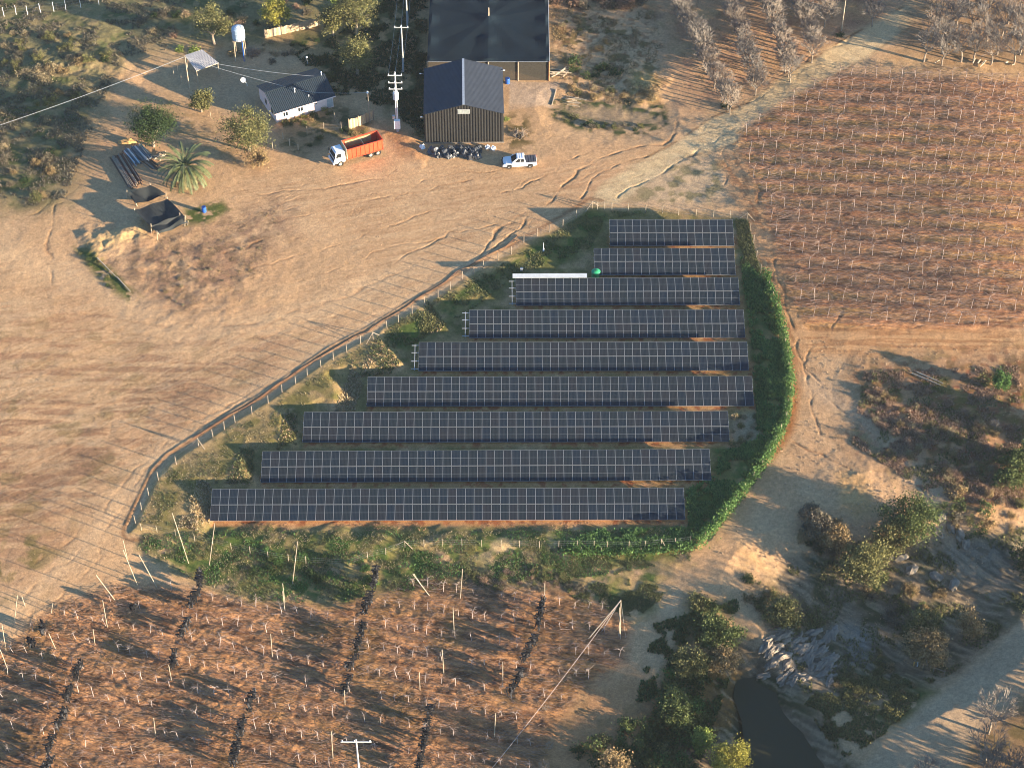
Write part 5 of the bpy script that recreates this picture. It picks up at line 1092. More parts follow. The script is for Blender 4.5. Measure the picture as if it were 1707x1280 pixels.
# (base pixel) rx, ry, rz metres
tree(358, 74, 3.0, 2.7, 3.0, 'olive', 'bushy olive green tree left of the white water tank', nc=55)
tree(462, 44, 2.1, 1.8, 2.0, 'yellow', 'bright yellow green tree above the house garden', nc=45)
tree(556, 60, 2.2, 2.0, 2.4, 'olive', 'grey green tree left of the taller one at the top of the house garden', nc=55, leaf=.34)
tree(594, 58, 3.2, 2.9, 3.8, 'olive', 'largest olive yellow tree at the top edge above the alley', nc=80, n=3600)
tree(596, 124, 2.9, 2.4, 2.9, 'olive', 'olive tree with a leaning trunk beside the shaded alley', nc=60, n=3000)
tree(568, 22, 2.0, 2.0, 2.4, 'lime', 'small lighter tree cut by the top edge behind the other garden trees', nc=40, n=2000)
tree(336, 187, 1.8, 1.7, 1.7, 'olive', 'small round tree at the foot of the thin wooden pole', nc=40, n=2000)
tree(256, 244, 3.6, 3.0, 3.0, 'dark', 'dense dark green tree above the pipe stack', nc=90, n=5200, leaf=.26)
tree(415, 252, 3.6, 3.2, 3.0, 'olive', 'wide olive tree left of the pink house, tan at its foot', nc=80, n=4200)
tree(432, 277, 2.0, 1.2, 1.3, 'rust', 'low tan leaved tree in front of the wide olive one', nc=40, n=1800, leaf=.24)
tree(1512, 884, 3.6, 3.2, 1.9, 'green', 'big light green tree beside the pale eroded bank', nc=80, n=5200, spread=.24)
tree(1484, 914, 2.4, 2.4, 1.5, 'olive', 'smaller tree growing just below the big light green one', nc=50, n=2600)
tree(1436, 960, 3.3, 3.0, 1.9, 'olive', 'spreading olive green tree left of the dark creek bank', nc=70, n=4200)
tree(1393, 912, 2.1, 2.1, 1.4, 'rust', 'brown and yellow tree at the shaded road bend', nc=50, n=2200)
tree(1360, 888, 1.8, 1.8, 1.2, 'grey', 'thin grey brown tree at the very left of the creek trees', nc=36, n=1300)
tree(1540, 1100, 2.7, 2.4, 1.8, 'rust', 'orange tinged bush tree on the dark creek island', nc=60, n=3200)
tree(1536, 1062, 2.0, 1.8, 1.8, 'olive', 'yellowish tree top just behind the orange tinged one', nc=46, n=2200)
tree(1612, 1058, 1.6, 1.6, 1.7, 'rust', 'small tan tree near the lower right road', nc=36, n=1500)
tree(1196, 1072, 2.8, 2.4, 1.5, 'green', 'green tree left of the sunlit track to the creek', nc=60, n=3600)
tree(1300, 1035, 2.2, 2.0, 1.3, 'olive', 'olive bush tree right of the sunlit track', nc=50, n=2600)
tree(1200, 1118, 2.6, 1.8, 1.5, 'rust', 'wide tan crowned tree over the start of the pond', nc=50, n=2600)
tree(1122, 1195, 1.9, 2.8, 1.3, 'green', 'tall green thicket tree on the left bank of the pond', nc=50, n=3200)
tree(1150, 1122, 2.4, 1.6, 1.4, 'olive', 'low olive tree above the left bank of the pond', nc=50, n=2400)
tree(1212, 1288, 2.2, 1.9, 2.3, 'yellow', 'yellow green tree at the bottom edge beside the pond', nc=44, n=2600)
tree(1022, 1300, 1.9, 1.8, 1.8, 'rust', 'brownish tree cut by the bottom edge left of the pond', nc=40, n=1800)
tree(1168, 1250, 1.4, 1.4, 1.4, 'lime', 'small bright tree between the pond and the yellow green one', nc=30, n=1300)
tree(1690, 800, 2.4, 2.6, 1.4, 'green', 'green tree at the right edge above the creek', nc=50, n=3200)
tree(1667, 648, 1.2, 1.2, 1.1, 'ivy', 'small dark green tree at the right edge of the shadow', nc=26, n=1300)
tree(1700, 775, 1.8, 1.8, 1.2, 'dark', 'dark tree behind the green one at the right edge', nc=40, n=2200)
tree(1720, 960, 3.0, 3.0, 1.7, 'dark', 'dark green tree mass at the right edge of the creek', nc=60, n=3200)
# trees standing outside the right and lower edge of the frame; they shade the creek
for i, (u, v, s_, h_) in enumerate([(1805, 735, 2.6, 2.3), (1860, 760, 3.0, 2.6), (1890, 1150, 4.0, 3.4), (1840, 1230, 3.2, 3.6), (1660, 1400, 3.0, 3.0),
                                    (1500, 1430, 3.6, 4.2), (1380, 1440, 3.6, 4.0), (1270, 1420, 3.4, 3.6), (1150, 1380, 3.4, 3.2), (2000, 1060, 5, 3.6), (1850, 1330, 4, 6), (1760, 1385, 3.6, 5.5), (1950, 1420, 5, 7), (2040, 1270, 5, 7)]):
    tree(u, v, s_, s_, h_*.8, 'dark', ['tall tree beyond the right edge of the frame, left of its neighbour %d' % i, ''][0].replace(', left of its neighbour %d' % i, ''), 'broadleaf_tree', 1500, .5, h_*.6, 50, 900+i, 'trees beyond the right and lower edges')
# palm
pp = at(312, 303); palm = empty('palm_tree', pp); tag(palm, 'single date palm with arching green fronds near the brown poles', 'palm')
m_ = MB(); m_.lathe([(.42, -.2), (.36, .5), (.34, 1.6), (.44, 2.5), (.5, 2.9), (.3, 3.2)], (0, 0, 0), 12); m_.build('trunk', M['grey_wood'], palm)
M['frond'] = mat('palm_frond', (.085, .105, .040), .55, 0, .3, 2, spec=.4); M['frond2'] = mat('dry_frond', (.24, .21, .10), .7, 0, .2, 2)
for i in range(64):
    r = random.Random(i); a_ = i*2.399; e_ = 1.25-1.75*(i/63); L = 4.9*(1 if e_ > -.2 else .85); m_ = MB(); pts_ = []; q = Vector((0, 0, 2.95)); el = e_
    for s_ in range(9): pts_.append(q.copy()); q += Vector((math.cos(a_)*math.cos(el), math.sin(a_)*math.cos(el), math.sin(el)))*L/8; el -= .17+r.uniform(0, .05)
    m_.path(pts_, .04, 3, 0, .012)
    sd = Vector((-math.sin(a_), math.cos(a_), 0))
    for j in range(1, 8):
        for f in (0, .33, .66):
            p = pts_[j].lerp(pts_[min(8, j+1)], f); fw = (pts_[min(8, j+1)]-pts_[j-1]).normalized(); ll = .75*math.sin(math.pi*min(1, (j+f)/8.6))**.6
            for s2 in (-1, 1):
                tip = p+sd*s2*ll*.62+fw*ll*.5+Vector((0, 0, -.12)); w_ = fw*.10; m_.add([p-w_, p+w_, tip], [(0, 1, 2)])
    m_.build('frond', M['frond'] if e_ > -.3 else M['frond2'], palm)
# bare trees
def bare_mesh(seed, h, sp, lv, tw):
    r = random.Random(seed); m_ = MB(); tr = MB(); tr.path([(0, 0, -.2), (r.uniform(-.1, .1), 0, h*.18), (r.uniform(-.15, .15), r.uniform(-.15, .15), h*.3)], .13*h/5, 6, 0, .09*h/5); top = Vector(tr.v[-1])
    def grow(p, d_, L, rr, lvl):
        q = p+d_*L; m = p.lerp(q, .5)+Vector((r.uniform(-.1, .1), r.uniform(-.1, .1), r.uniform(-.03, .1)))*L; m_.path([p, m, q], max(rr, .013), 3 if lvl else 4, 0, max(rr*.6, .009))
        if lvl >= lv: return
        for i in range(r.randint(4, 5)):
            nd = (d_+Vector((r.uniform(-1, 1), r.uniform(-1, 1), r.uniform(-.25, .75)))*.75).normalized(); grow(m.lerp(q, r.random()), nd, L*r.uniform(.55, .85), rr*.55, lvl+1)
    for i in range(6):
        a_ = i*1.05+r.uniform(-.3, .3); grow(top, Vector((math.cos(a_)*sp, math.sin(a_)*sp, 1)).normalized(), h*.27, .05*h/5, 0)
    return tr, m_
BT = []
for i in range(6):
    tr, br = bare_mesh(300+i, 4.2, .75, 3, .0); a_ = tr.build('trunk', M['grey_wood']); b_ = br.build('crown', L_['twig'] if i % 2 else L_['twig_grey']); BT.append((a_.data, b_.data)); bpy.data.objects.remove(a_); bpy.data.objects.remove(b_)
def bare(u, v, s_, label, grp=None, k=None):
    o = empty('bare_tree', at(u, v), random.uniform(0, 6)); o.scale = (s_, s_, s_*random.uniform(.9, 1.1)); k = random.randrange(6) if k is None else k
    tag(o, label, 'tree', grp); link('trunk', BT[k][0], o); link('crown', BT[k][1], o)
LINES = [((1122, 0), (1215, 186), 26), ((1206, -18), (1262, 155), 23), ((1268, -18), (1315, 130), 20), ((1326, -18), (1355, 98), 15), ((1392, -18), (1372, 40), 6), ((1440, -18), (1456, 40), 6)]
for li, (a_, b_, n) in enumerate(LINES):
    for i in range(n):
        f = (i+random.uniform(-.2, .2))/(n-1); bare(a_[0]+(b_[0]-a_[0])*f+random.uniform(-3, 3), a_[1]+(b_[1]-a_[1])*f+6, random.uniform(1.0, 1.35), 'leafless pale grey orchard tree in the slanting rows above the road', 'leafless orchard trees above the road')
for u, v, s_, lb in [(1540, 104, 1.0, 'leftmost leafless tree of the upper right grove'), (1602, 104, .95, 'second leafless tree along the lower edge of the upper right grove'), (1652, 108, .95, 'leafless tree at the lower right of the upper right grove'), (1576, 60, 1.05, 'leafless tree behind the leftmost one in the upper right grove'),
                     (1620, 55, 1.05, 'tall leafless tree in the middle of the upper right grove'), (1670, 60, 1.0, 'leafless tree in the second rank at the right of the grove'), (1600, 20, 1.0, 'leafless tree near the top edge over the road end'), (1650, 14, 1.0, 'leafless tree at the top edge, second from the right corner'), (1698, 24, 1.1, 'leafless tree in the top right corner'), (1700, 92, 1.0, 'leafless tree at the right edge above the vines'), (1735, 60, 1.0, 'leafless tree just past the right edge of the grove'), (1570, 90, .9, 'leafless tree filling the gap behind the two lowest left ones'), (1630, 84, .9, 'leafless tree in the second rank, middle of the grove'), (1560, 34, .9, 'leafless tree beside the road near the top edge'),
                     (1640, 36, .9, 'leafless tree in the third rank of the grove'), (1690, 60, .9, 'leafless tree at the right edge, third rank'), (1625, -4, 1.0, 'leafless tree cut by the top edge, left of the corner'), (1675, -6, 1.0, 'leafless tree cut by the top edge near the right corner'),
                     (1648, 1222, 1.7, 'tall pale leafless tree beside the lower right road'), (1640, 1275, 1.6, 'leafless tree just below the tall pale one'), (1662, 1315, 1.7, 'leafless tree cut by the bottom edge at the right'), (1545, 1305, 1.25, 'leafless tree cut by the bottom edge left of the road fork'), (1695, 1290, 1.0, 'leafless tree in the bottom right corner'), (1658, 716, .45, 'small grey leafless tree in the dark shadow'),
                     (1745, 1100, 1.3, 'leafless tree outside the right edge by the road'), (1770, 1160, 1.3, 'leafless tree outside the right edge, farther down the road'), (1735, 1225, 1.2, 'leafless tree outside the lower right corner'), (915, 1250, .35, 'small pink grey leafless bush in the shaded patch, upper'), (908, 1285, .45, 'small leafless bush in the shaded patch, at the bottom edge'), (910, 1185, .3, 'tiny leafless bush at the end of the vines')]:
    bare(u, v, s_*(1.6 if v < 110 and u > 1400 else 1.0), lb)
for u, v in [(1555, 70), (1590, 80), (1612, 30), (1645, 70), (1662, 92), (1680, 40), (1700, 66), (1585, 0), (1710, 108), (1622, 104), (1570, 110), (1690, 108), (1595, 45)]: bare(u, v, random.uniform(1.3, 1.6), 'leafless grey tree among the crowded crowns of the upper right grove', 'leafless trees filling the upper right grove')
# shrubs
SH = {}
for k in L_:
    if k in ('twig', 'twig_grey'): continue
    SH[k] = []
    for i in range(3):
        V_, F_ = leaves(hash(k) % 91+i*7 if False else sum(map(ord, k))+i*7, .95, .95, .6, 620, .17, 26, .35, .30, .2); V_[:, 2] = np.maximum(V_[:, 2], -.1)
        me = np_mesh('shrub', V_, F_, [L_[k]])
        SH[k].append(me)
SHR = []
SG = {'olive': 'low olive shrub', 'green': 'low green shrub', 'dark': 'low dark green shrub', 'yellow': 'yellow green shrub', 'rust': 'tan dry shrub', 'grey': 'grey brown dry shrub', 'lime': 'bright green shrub', 'ivy': 'leafy deep green shrub', 'straw': 'straw coloured dry shrub', 'redbrown': 'reddish brown dry shrub', 'grass': 'grassy green shrub'}
def shrub(u, v, s_, kind, label=None, grp=None, fl=1.0):
    o = link('shrub', SH[kind][random.randrange(3)], None, at(u, v), random.uniform(0, 6.28), (s_*random.uniform(.85, 1.2), s_*random.uniform(.85, 1.2), s_*fl*random.uniform(.8, 1.2)))
    tag(o, label or SG[kind], 'shrub', grp); SHR.append(o); return o
def shrubs(poly, n, kinds, smin, smax, where, fl=1.0):
    P = np.array(poly); c_ = 0; r = random.Random(n+len(where))
    while c_ < n:
        u, v = r.uniform(P[:, 0].min(), P[:, 0].max()), r.uniform(P[:, 1].min(), P[:, 1].max())
        if inpoly(poly, u, v):
            k = r.choice(kinds); shrub(u, v, r.uniform(smin, smax), k, SG[k]+' '+where, SG[k]+'s '+where, fl); c_ += 1
shrubs([(-10, 40), (120, 60), (190, 75), (190, 130), (150, 200), (110, 290), (60, 345), (-10, 345)], 30, ['grey', 'olive', 'rust', 'straw', 'dark'], .6, 1.4, 'in the upper left scrub')
shrubs([(0, 60), (140, 60), (180, 110), (100, 140), (0, 150)], 22, ['grey', 'olive', 'rust', 'straw'], .7, 1.3, 'on the sunlit upper left mound')
shrubs([(180, -5), (540, -5), (530, 30), (330, 60), (220, 70)], 24, ['grey', 'dark', 'redbrown', 'straw'], .6, 1.3, 'along the top left edge')
shrubs([(930, 20), (1080, 25), (1080, 90), (950, 100)], 30, ['olive', 'rust', 'straw'], .3, .7, 'on the sandy slope right of the shade house')
shrubs([(920, -12), (1068, -12), (1062, 14), (930, 12)], 34, ['redbrown', 'grey', 'redbrown'], .9, 1.5, 'in the brown thicket at the top edge', 1.5)
shrubs([(955, 100), (1010, 98), (1030, 125), (990, 140), (950, 130)], 7, ['dark', 'green'], .8, 1.4, 'on the bank above the dry basin')
shrubs([(940, 142), (1090, 150), (1095, 178), (1030, 165), (950, 165)], 20, ['rust', 'straw', 'olive'], .4, .8, 'along the top of the dry basin')
shrubs([(935, 190), (990, 205), (1080, 212), (1075, 222), (1000, 218), (940, 205)], 16, ['olive', 'dark', 'grey'], .4, .8, 'along the bottom of the dry basin')
shrubs([(462, 205), (556, 176), (562, 182), (500, 208), (470, 214)], 9, ['yellow', 'olive', 'dark', 'rust'], .5, .85, 'at the foot of the pink house wall')
shrubs([(480, 205), (560, 185), (600, 215), (560, 230), (500, 250)], 12, ['green', 'dark', 'olive'], .4, .8, 'in the fenced garden')
shrubs([(575, 222), (612, 214), (620, 222), (585, 235)], 6, ['olive', 'rust'], .5, .8, 'between the truck and the tan screen')
shrub(697, 226, 1.0, 'olive', 'pale leaved spiky shrub at the left foot of the barn'); shrub(324, 86, 1.1, 'lime', 'bright green shrub behind the open shelter'); shrub(300, 84, .8, 'lime', 'smaller bright green shrub left of the one behind the shelter'); shrub(844, 200, .5, 'lime', 'small bright shrub at the right wall of the barn')
shrub(1400, 60, .8, 'dark', 'dark shrub at the foot of the roadside pole'); shrub(1210, 178, .9, 'dark', 'dark shrub at the lower end of the first orchard row')
shrub(390, 90, 1.2, 'rust', 'heap of tan foliage left of the tank stand'); shrub(425, 92, 1.2, 'redbrown', 'heap of brown foliage right of the tank stand')
shrubs([(400, 70), (540, 60), (520, 90), (450, 110)], 14, ['straw', 'dark', 'grey'], .4, .9, 'in the back garden of the house')
shrubs([(520, 75), (560, 70), (580, 110), (545, 150)], 8, ['dark', 'green'], .6, 1.2, 'in the shade right of the house')
shrubs([(1440, 640), (1520, 640), (1640, 700), (1700, 760), (1690, 840), (1560, 800), (1460, 750)], 95, ['redbrown', 'rust', 'straw', 'rust', 'redbrown'], .35, .8, 'in the brown scrub on the right')
shrubs([(1560, 780), (1700, 800), (1707, 880), (1600, 900), (1560, 850)], 24, ['green', 'rust', 'grey', 'olive'], .6, 1.3, 'on the creek slope at the right edge')
shrubs([(1330, 830), (1400, 870), (1420, 930), (1350, 920), (1320, 870)], 22, ['grey', 'dark', 'rust'], .5, 1.1, 'at the shaded road bend')
shrubs([(1240, 960), (1290, 985), (1340, 1040), (1300, 1060), (1250, 1020)], 20, ['olive', 'green', 'rust'], .6, 1.3, 'right of the sunlit track')
shrubs([(1430, 960), (1560, 960), (1600, 1030), (1520, 1060), (1440, 1020)], 26, ['green', 'olive', 'rust', 'grey'], .5, 1.1, 'on the dark creek island')
shrubs([(1380, 1120), (1480, 1110), (1540, 1140), (1480, 1190), (1400, 1160)], 22, ['grass', 'olive', 'rust'], .4, .8, 'on the bank above the lower right road')
shrubs([(1140, 1000), (1210, 1010), (1220, 1060), (1150, 1060)], 12, ['green', 'olive', 'dark'], .7, 1.3, 'left of the sunlit track')
shrubs([(1100, 1120), (1165, 1130), (1160, 1280), (1060, 1290), (1090, 1200)], 34, ['green', 'dark', 'ivy', 'olive'], .7, 1.4, 'on the left bank of the pond')
shrubs([(960, 1230), (1080, 1200), (1180, 1300), (960, 1300)], 26, ['dark', 'olive', 'green'], .7, 1.5, 'in the dark bottom corner left of the pond')
shrubs([(430, 915), (620, 935), (640, 975), (560, 985), (420, 955)], 26, ['green', 'ivy', 'dark'], .4, .8, 'in the weeds between the fence and the young vines', .8)
shrubs([(760, 950), (960, 950), (980, 985), (800, 980)], 46, ['grey', 'redbrown', 'olive'], .35, .65, 'on the brushy strip above the young vines', .8)
shrubs([(1215, 690), (1262, 690), (1262, 740), (1215, 745)], 12, ['straw', 'grass'], .4, .7, 'in the pale patch by the ivy hedge')
shrubs([(230, 440), (330, 400), (440, 400), (420, 470), (280, 520)], 20, ['rust', 'grey', 'straw'], .2, .4, 'on the brown patch in the yard', .6)
shrubs([(130, 420), (155, 420), (230, 490), (215, 498), (150, 460)], 9, ['green', 'olive'], .3, .55, 'beside the narrow drain', .7)

# past 300 shrubs: the smallest ones become one object
SHR.sort(key=lambda o: -o.scale[0]); rest = SHR[296:]; Vs, Fs, Ms, mats_, nv = [], [], [], [], 0
for o in rest:
    me = o.data; co_ = np.empty(len(me.vertices)*3, np.float32); me.vertices.foreach_get('co', co_); co_ = co_.reshape(-1, 3)*np.array(o.scale)
    c_, s_ = math.cos(o.rotation_euler[2]), math.sin(o.rotation_euler[2]); co_ = co_ @ np.array([[c_, s_, 0], [-s_, c_, 0], [0, 0, 1]])+np.array(o.location)
    mm = me.materials[0]
    if mm not in mats_: mats_.append(mm)
    nf = len(me.polygons); Vs.append(co_); Fs.append(np.arange(4*nf).reshape(nf, 4)+nv); Ms.append(np.full(nf, mats_.index(mm))); nv += len(co_); bpy.data.objects.remove(o)
if rest: tag(link('small_shrubs', np_mesh('small_shrubs', np.concatenate(Vs), np.concatenate(Fs), mats_, np.concatenate(Ms))), 'the many smallest weeds and shrubs scattered between the larger ones', None, None, 'stuff')

# ------------------------------------------------------------------ ivy hedge on the right fence
def hedge(label, line, hgt, wid, dens):
    P_ = polyline_at([at(*q) for q in line], .25); r = np.random.default_rng(len(P_)); n = dens*len(P_); k = r.integers(0, len(P_), n); A_ = np.array([tuple(p) for p in P_])[k]
    cs_ = r.uniform(.45, 1.25, len(P_)//3+2)[k//3]; ht = hgt*cs_; Q = A_+np.stack([r.normal(size=n)*wid*(.3+.5*cs_), r.normal(size=n)*wid*(.3+.5*cs_), ht*r.random(n)**.7], -1)
    a = r.normal(size=(n, 3)); a /= np.linalg.norm(a, axis=1)[:, None]; b_ = np.cross(a, r.normal(size=(n, 3))); b_ /= np.linalg.norm(b_, axis=1)[:, None]; s = (.24*r.uniform(.6, 1.3, n))[:, None]; a *= s*.5; b_ *= s*.4
    root = empty('hedge', P_[0]); tag(root, label, 'hedge'); V_ = np.stack([Q-a, Q-b_, Q+a, Q+b_], 1).reshape(-1, 3)-np.array(root.location)
    link('foliage', np_mesh('foliage', V_, np.arange(4*n).reshape(n, 4), [L_['ivy']]), root)
    for p in P_[::10]: m_ = MB(); m_.tube(p-Vector((0, 0, .2)), p+Vector((0, 0, hgt)), .045, n=5); part(m_, 'post', M['pale_wood'], root)
hedge('long ivy covered fence curving down the right side of the solar site', [(1276, 462), (1294, 520), (1311, 590), (1317, 650), (1310, 700), (1281, 765), (1236, 825), (1192, 882), (1166, 908)], 1.5, .45, 70)
hedge('low green hedge continuing left below the longest table corner', [(1166, 909), (1120, 916), (1060, 919), (1000, 919), (935, 917)], .7, .6, 45)

# ------------------------------------------------------------------ grasses and ground cover (uncountable)
def tufts(name, label, poly, n, size, lm, seed, up=.7, noise_s=2.2, thr=-.1, zmax=1.0):
    r = np.random.default_rng(seed); P = np.array(poly, float); N = n*4
    u = r.uniform(P[:, 0].min(), P[:, 0].max(), N); v = r.uniform(P[:, 1].min(), P[:, 1].max(), N); ok = sdf(poly, u, v) > 0; u, v = u[ok], v[ok]
    x, y = at_b(u, v); ok = fbm(x, y, noise_s, 3, seed*.37) > thr; x, y = x[ok][:n], y[ok][:n]; z = ghv(x, y)
    x, y = at_z(u[ok][:n], v[ok][:n], z); z = ghv(x, y); k = 3; n2 = len(x); x = np.repeat(x, k)+r.normal(size=n2*k)*size*.3; y = np.repeat(y, k)+r.normal(size=n2*k)*size*.3; z = np.repeat(z, k)
    s = size*r.uniform(.5, 1.4, n2*k); a = r.uniform(0, 6.28, n2*k); t_ = r.uniform(-1, 1, n2*k)*(1-up); c_, s_ = np.cos(a), np.sin(a); w = s*.28
    b0 = np.stack([x-s_*w, y+c_*w, z-.03], -1); b1 = np.stack([x+s_*w, y-c_*w, z-.03], -1); tp_ = np.stack([x+c_*s*(.4+.5*(1-up)), y+s_*s*(.4+.5*(1-up)), z+s*up], -1); m2 = (b1+tp_)/2+np.stack([s_*w*.3, -c_*w*.3, s*.1], -1)
    V_ = np.stack([b0, b1, m2, tp_], 1).reshape(-1, 3)
    return tag(link(name, np_mesh(name, V_, np.arange(4*n2*k).reshape(-1, 4), [lm])), label, None, None, 'stuff')
tufts('grass', 'green weeds in the shade between the upper left fence and the short tables', GREENS[2][0], 9000, .2, L_['grass'], 1)
tufts('grass', 'dry grass on the bank inside the left fence', GREENS[1][0], 4000, .13, L_['straw'], 2, thr=.0)
tufts('grass', 'green grass patches on the bank inside the left fence', GREENS[1][0], 5000, .15, L_['grass'], 3, thr=.05)
tufts('grass', 'rank green weeds between the bottom fence and the young vines', GREENS[0][0], 8000, .17, L_['grass'], 4, thr=.0)
tufts('grass', 'darker weeds mixed into the strip under the longest table', GREENS[0][0], 6000, .18, L_['ivy'], 5, thr=.08)
tufts('grass', 'straw stalks mixed into the strip under the longest table', GREENS[0][0], 6000, .13, L_['straw'], 15, thr=.0)
tufts('ground_cover', 'lush deep green creeper filling the strip inside the ivy hedge', [(1235, 430), (1268, 462), (1292, 530), (1308, 600), (1312, 650), (1304, 700), (1276, 760), (1230, 820), (1180, 888), (1120, 910), (1000, 912), (950, 905), (1000, 884), (1150, 880), (1145, 820), (1196, 790), (1200, 755), (1262, 735), (1262, 690), (1258, 600), (1246, 500)], 32000, .40, L_['ivy'], 6, .6, 2.0, -.2)
tufts('grass', 'grass along the upper right corner of the solar fence', [(1226, 366), (1246, 368), (1266, 452), (1240, 470)], 2500, .25, L_['grass'], 7, thr=-.3)
tufts('grass', 'weeds on the slope below the right end of the longest table', GREENS[4][0], 5000, .17, L_['grass'], 8, thr=-.05)
tufts('grass', 'dry weeds right of the shade house', [(918, 15), (1090, 20), (1110, 105), (1090, 180), (940, 165), (925, 90)], 4500, .17, L_['rust'], 9, thr=.05)
tufts('grass', 'brown scrub grass in the right hand clearing', [(1440, 620), (1700, 610), (1707, 850), (1560, 830), (1420, 740)], 13000, .2, L_['redbrown'], 10, thr=.0)
tufts('grass', 'olive scrub grass in the right hand clearing', [(1440, 620), (1700, 610), (1707, 850), (1560, 830), (1420, 740)], 3500, .22, L_['olive'], 11, thr=.15)
tufts('grass', 'weeds under the upper left scrub', [(-10, -10), (330, -10), (330, 75), (205, 95), (160, 200), (110, 330), (60, 345), (-10, 345)], 10000, .24, L_['grey'], 12, thr=.0)
tufts('grass', 'weeds in the creek valley', RAV[:14]+[(1340, 1160), (1290, 1050)], 7000, .24, L_['olive'], 13, thr=.1)
tufts('grass', 'weeds in the shaded alley and garden', [(490, 90), (560, 60), (640, 0), (712, 0), (712, 230), (660, 195), (600, 160), (560, 160)], 9000, .30, L_['dark'], 14, thr=-.1)
tufts('grass', 'sparse weeds on the brown patch of the yard', [(230, 400), (330, 390), (470, 340), (440, 460), (290, 525)], 2200, .10, L_['rust'], 16, thr=.0)
tufts('grass', 'green weeds on the left bank of the pond', [(1090, 1040), (1230, 1000), (1230, 1090), (1160, 1290), (1000, 1290), (1060, 1180)], 9000, .3, L_['green'], 17, thr=-.05)
tufts('grass', 'dry weeds beside the lower right road', [(1380, 1120), (1560, 1130), (1480, 1220), (1400, 1270), (1340, 1180)], 5000, .25, L_['olive'], 18, thr=.0)
tufts('grass', 'sparse dry weeds on the old furrows of the left yard', [(-10, 600), (300, 610), (380, 650), (200, 800), (-10, 880)], 2500, .09, L_['rust'], 19, thr=.1)
tufts('grass', 'sparse weeds under the bare orchard rows', [(1110, 0), (1500, 0), (1400, 60), (1200, 180), (1130, 90)], 3500, .12, L_['rust'], 20, thr=.0)

# ------------------------------------------------------------------ pond water and rocks
wl = gh(*at_z(1330, 1240, -3.5))+.55
pl = [at_z(u, v, wl) for u, v in POND[:7]+[(1460, 1330), (1500, 1500), (1240, 1500), (1246, 1330), (1242, 1250)]+POND[-4:]]
m_ = MB(); m_.add([(x, y, wl) for x, y in pl], [tuple(range(len(pl)))]); wm, t, b = new_mat('pond_water'); b.inputs['Base Color'].default_value = (.048, .046, .024, 1); b.inputs['Roughness'].default_value = .4; b.inputs['Specular IOR Level'].default_value = .15
n_ = t.nodes.new('ShaderNodeTexNoise'); n_.inputs['Scale'].default_value = 1.5; bp = t.nodes.new('ShaderNodeBump'); bp.inputs['Strength'].default_value = .06; t.links.new(n_.outputs[0], bp.inputs['Height']); t.links.new(bp.outputs[0], b.inputs['Normal'])
tag(m_.build('water', wm), 'dark still pond at the bottom right', None, None, 'structure')
M['rock'] = mat('pale_creek_rock', (.23, .19, .145), .9, 0, .4, 1.2, bump=.9)
rr = random.Random(4)
for i in range(60):
    u, v = rr.uniform(1275, 1395), rr.uniform(1050, 1140); s_ = rr.uniform(.25, .8); me = lump(500+i, s_*1.6, s_*.6, s_*.45, 2, .4); me.materials.append(M['rock']); tag(link('rock', me, None, at(u, v), rr.uniform(.3, 1.2)), 'pale layered rock slab on the bank above the pond', 'rock', 'rock slabs above the pond')
for i, (u, v) in enumerate([(1570, 862), (1585, 880), (1600, 890), (1562, 888), (1610, 905), (1500, 930), (1520, 950), (1560, 960), (1590, 975), (1480, 925)]):
    me = lump(600+i, 1.1, .6, .5, 1, .3); me.materials.append(M['rock']); tag(link('rock', me, None, at(u, v), rr.uniform(0, 3)), 'grey boulder in the shaded creek bed', 'rock', 'boulders of the creek bed')

# clods and small stones
def stones(name, label, poly, n, s0, s1, m, seed):
    r = np.random.default_rng(seed); P = np.array(poly, float); N = n*3; u = r.uniform(P[:, 0].min(), P[:, 0].max(), N); v = r.uniform(P[:, 1].min(), P[:, 1].max(), N); ok = sdf(poly, u, v) > 0; u, v = u[ok][:n], v[ok][:n]
    x, y = at_b(u, v); ok = fbm(x, y, 5, 3, seed*.3) > -.15; x, y = x[ok], y[ok]; z = ghv(x, y); k = len(x); s = s0+(s1-s0)*r.random(k)**3; c = np.stack([x, y, z+s*.2], -1)
    d = r.normal(size=(k, 4, 3)); d[:, 3] = -d[:, :3].sum(1); d /= np.linalg.norm(d, axis=2)[:, :, None]; d[:, :, 2] *= .7; V_ = (c[:, None, :]+d*s[:, None, None]).reshape(-1, 3); b_ = np.arange(k)[:, None]*4
    F_ = np.concatenate([b_+np.array(t_) for t_ in ([0, 1, 2], [0, 2, 3], [0, 3, 1], [1, 3, 2])]); tag(link(name, np_mesh(name, V_, F_, [m])), label, None, None, 'stuff')
M['clod'] = mat('earth_clod', (.42, .29, .18), .95, 0, .3, 2); M['clod_red'] = mat('red_earth_clod', (.30, .17, .10), .95, 0, .3, 2)
stones('clods', 'small clods and stones scattered over the sandy yard', [(-20, 280), (300, 380), (560, 280), (860, 290), (1130, 200), (1240, 200), (1010, 345), (800, 440), (600, 560), (300, 720), (100, 900), (-20, 990)], 9000, .02, .10, M['clod'], 31)
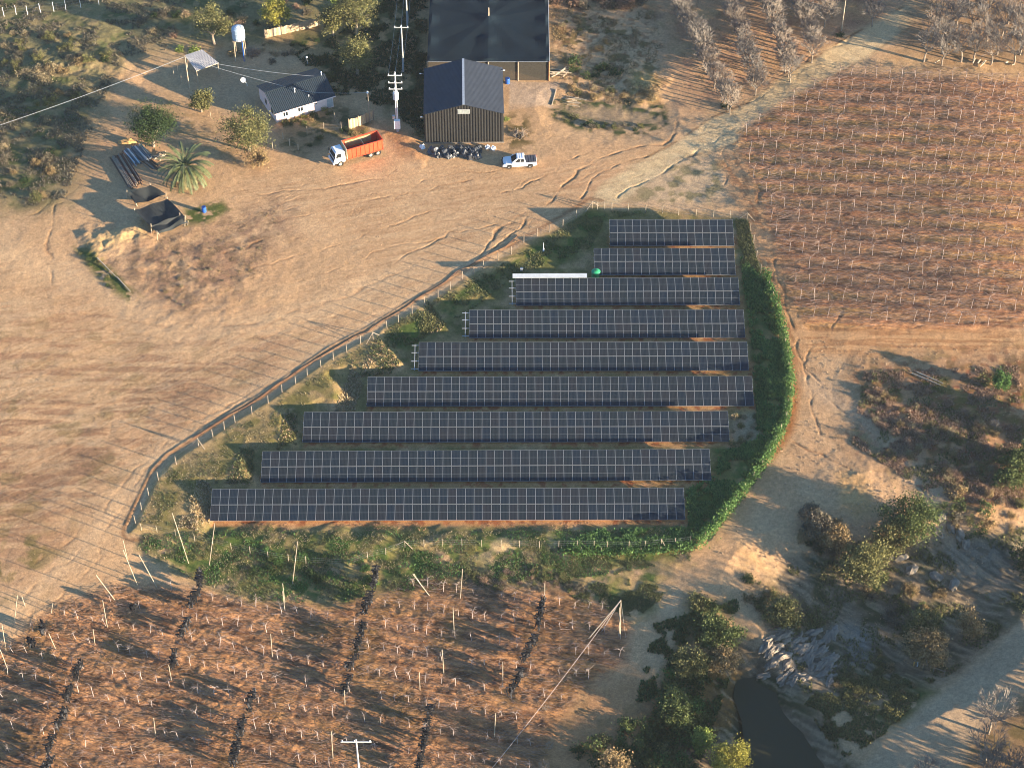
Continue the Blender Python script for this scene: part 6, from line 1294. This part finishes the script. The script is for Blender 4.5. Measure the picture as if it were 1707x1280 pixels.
stones('clods', 'clods turned up on the furrows of the lower left vineyard', VLL, 15000, .03, .14, M['clod_red'], 32)
stones('clods', 'clods turned up in the upper right vineyard', VUR, 12000, .03, .13, M['clod_red'], 33)
stones('clods', 'stones of the right hand clearing and creek banks', [(1300, 560), (1707, 590), (1707, 1000), (1300, 1050), (1180, 940), (1330, 700)], 9000, .03, .16, M['clod'], 34)

BANKS = [[(296, 880), (330, 800), (352, 806), (350, 886)], [(376, 806), (404, 745), (424, 750), (420, 808)], [(462, 750), (474, 690), (494, 688), (494, 745)], [(556, 690), (588, 606), (606, 640), (590, 684)], [(596, 628), (630, 560), (668, 606), (650, 624)], [(700, 560), (712, 500), (744, 540), (730, 552)]]
for i, b_ in enumerate(BANKS):
    w_ = ['the longest table', 'the second table from the bottom', 'the third table from the bottom', 'the fourth table from the bottom', 'the middle table', 'the fourth table from the top'][i]
    stones('clods', 'loose earth and stones on the cut bank left of '+w_, b_, 700, .05, .22, M['clod'], 40+i)
    tufts('grass', 'ragged weeds along the lip of the cut bank left of '+w_, b_, 420, .26, L_[('straw', 'grass', 'olive')[i % 3]], 50+i, thr=-.3)
stones('clods', 'crumbled red earth along the strip below the longest table', [(350, 868), (1142, 866), (1142, 882), (348, 884)], 2600, .04, .14, M['clod_red'], 60)

# ------------------------------------------------------------------ thin evening haze between the land and the camera
m_ = MB(); m_.hexa([(-3600, -3600, -12), (3600, -3600, -12), (3600, 3600, -12), (-3600, 3600, -12), (-3600, -3600, 212), (3600, -3600, 212), (3600, 3600, 212), (-3600, 3600, 212)])
hm = bpy.data.materials.new('haze'); hm.use_nodes = True; t = hm.node_tree; t.nodes.remove(t.nodes['Principled BSDF']); pv = t.nodes.new('ShaderNodeVolumePrincipled')
pv.inputs['Color'].default_value = (.80, .88, 1.0, 1); pv.inputs['Density'].default_value = .00007; pv.inputs['Anisotropy'].default_value = .2; t.links.new(pv.outputs[0], t.nodes['Material Output'].inputs['Volume'])
tag(m_.build('haze', hm), 'thin even haze in the low evening light', None, None, 'stuff')
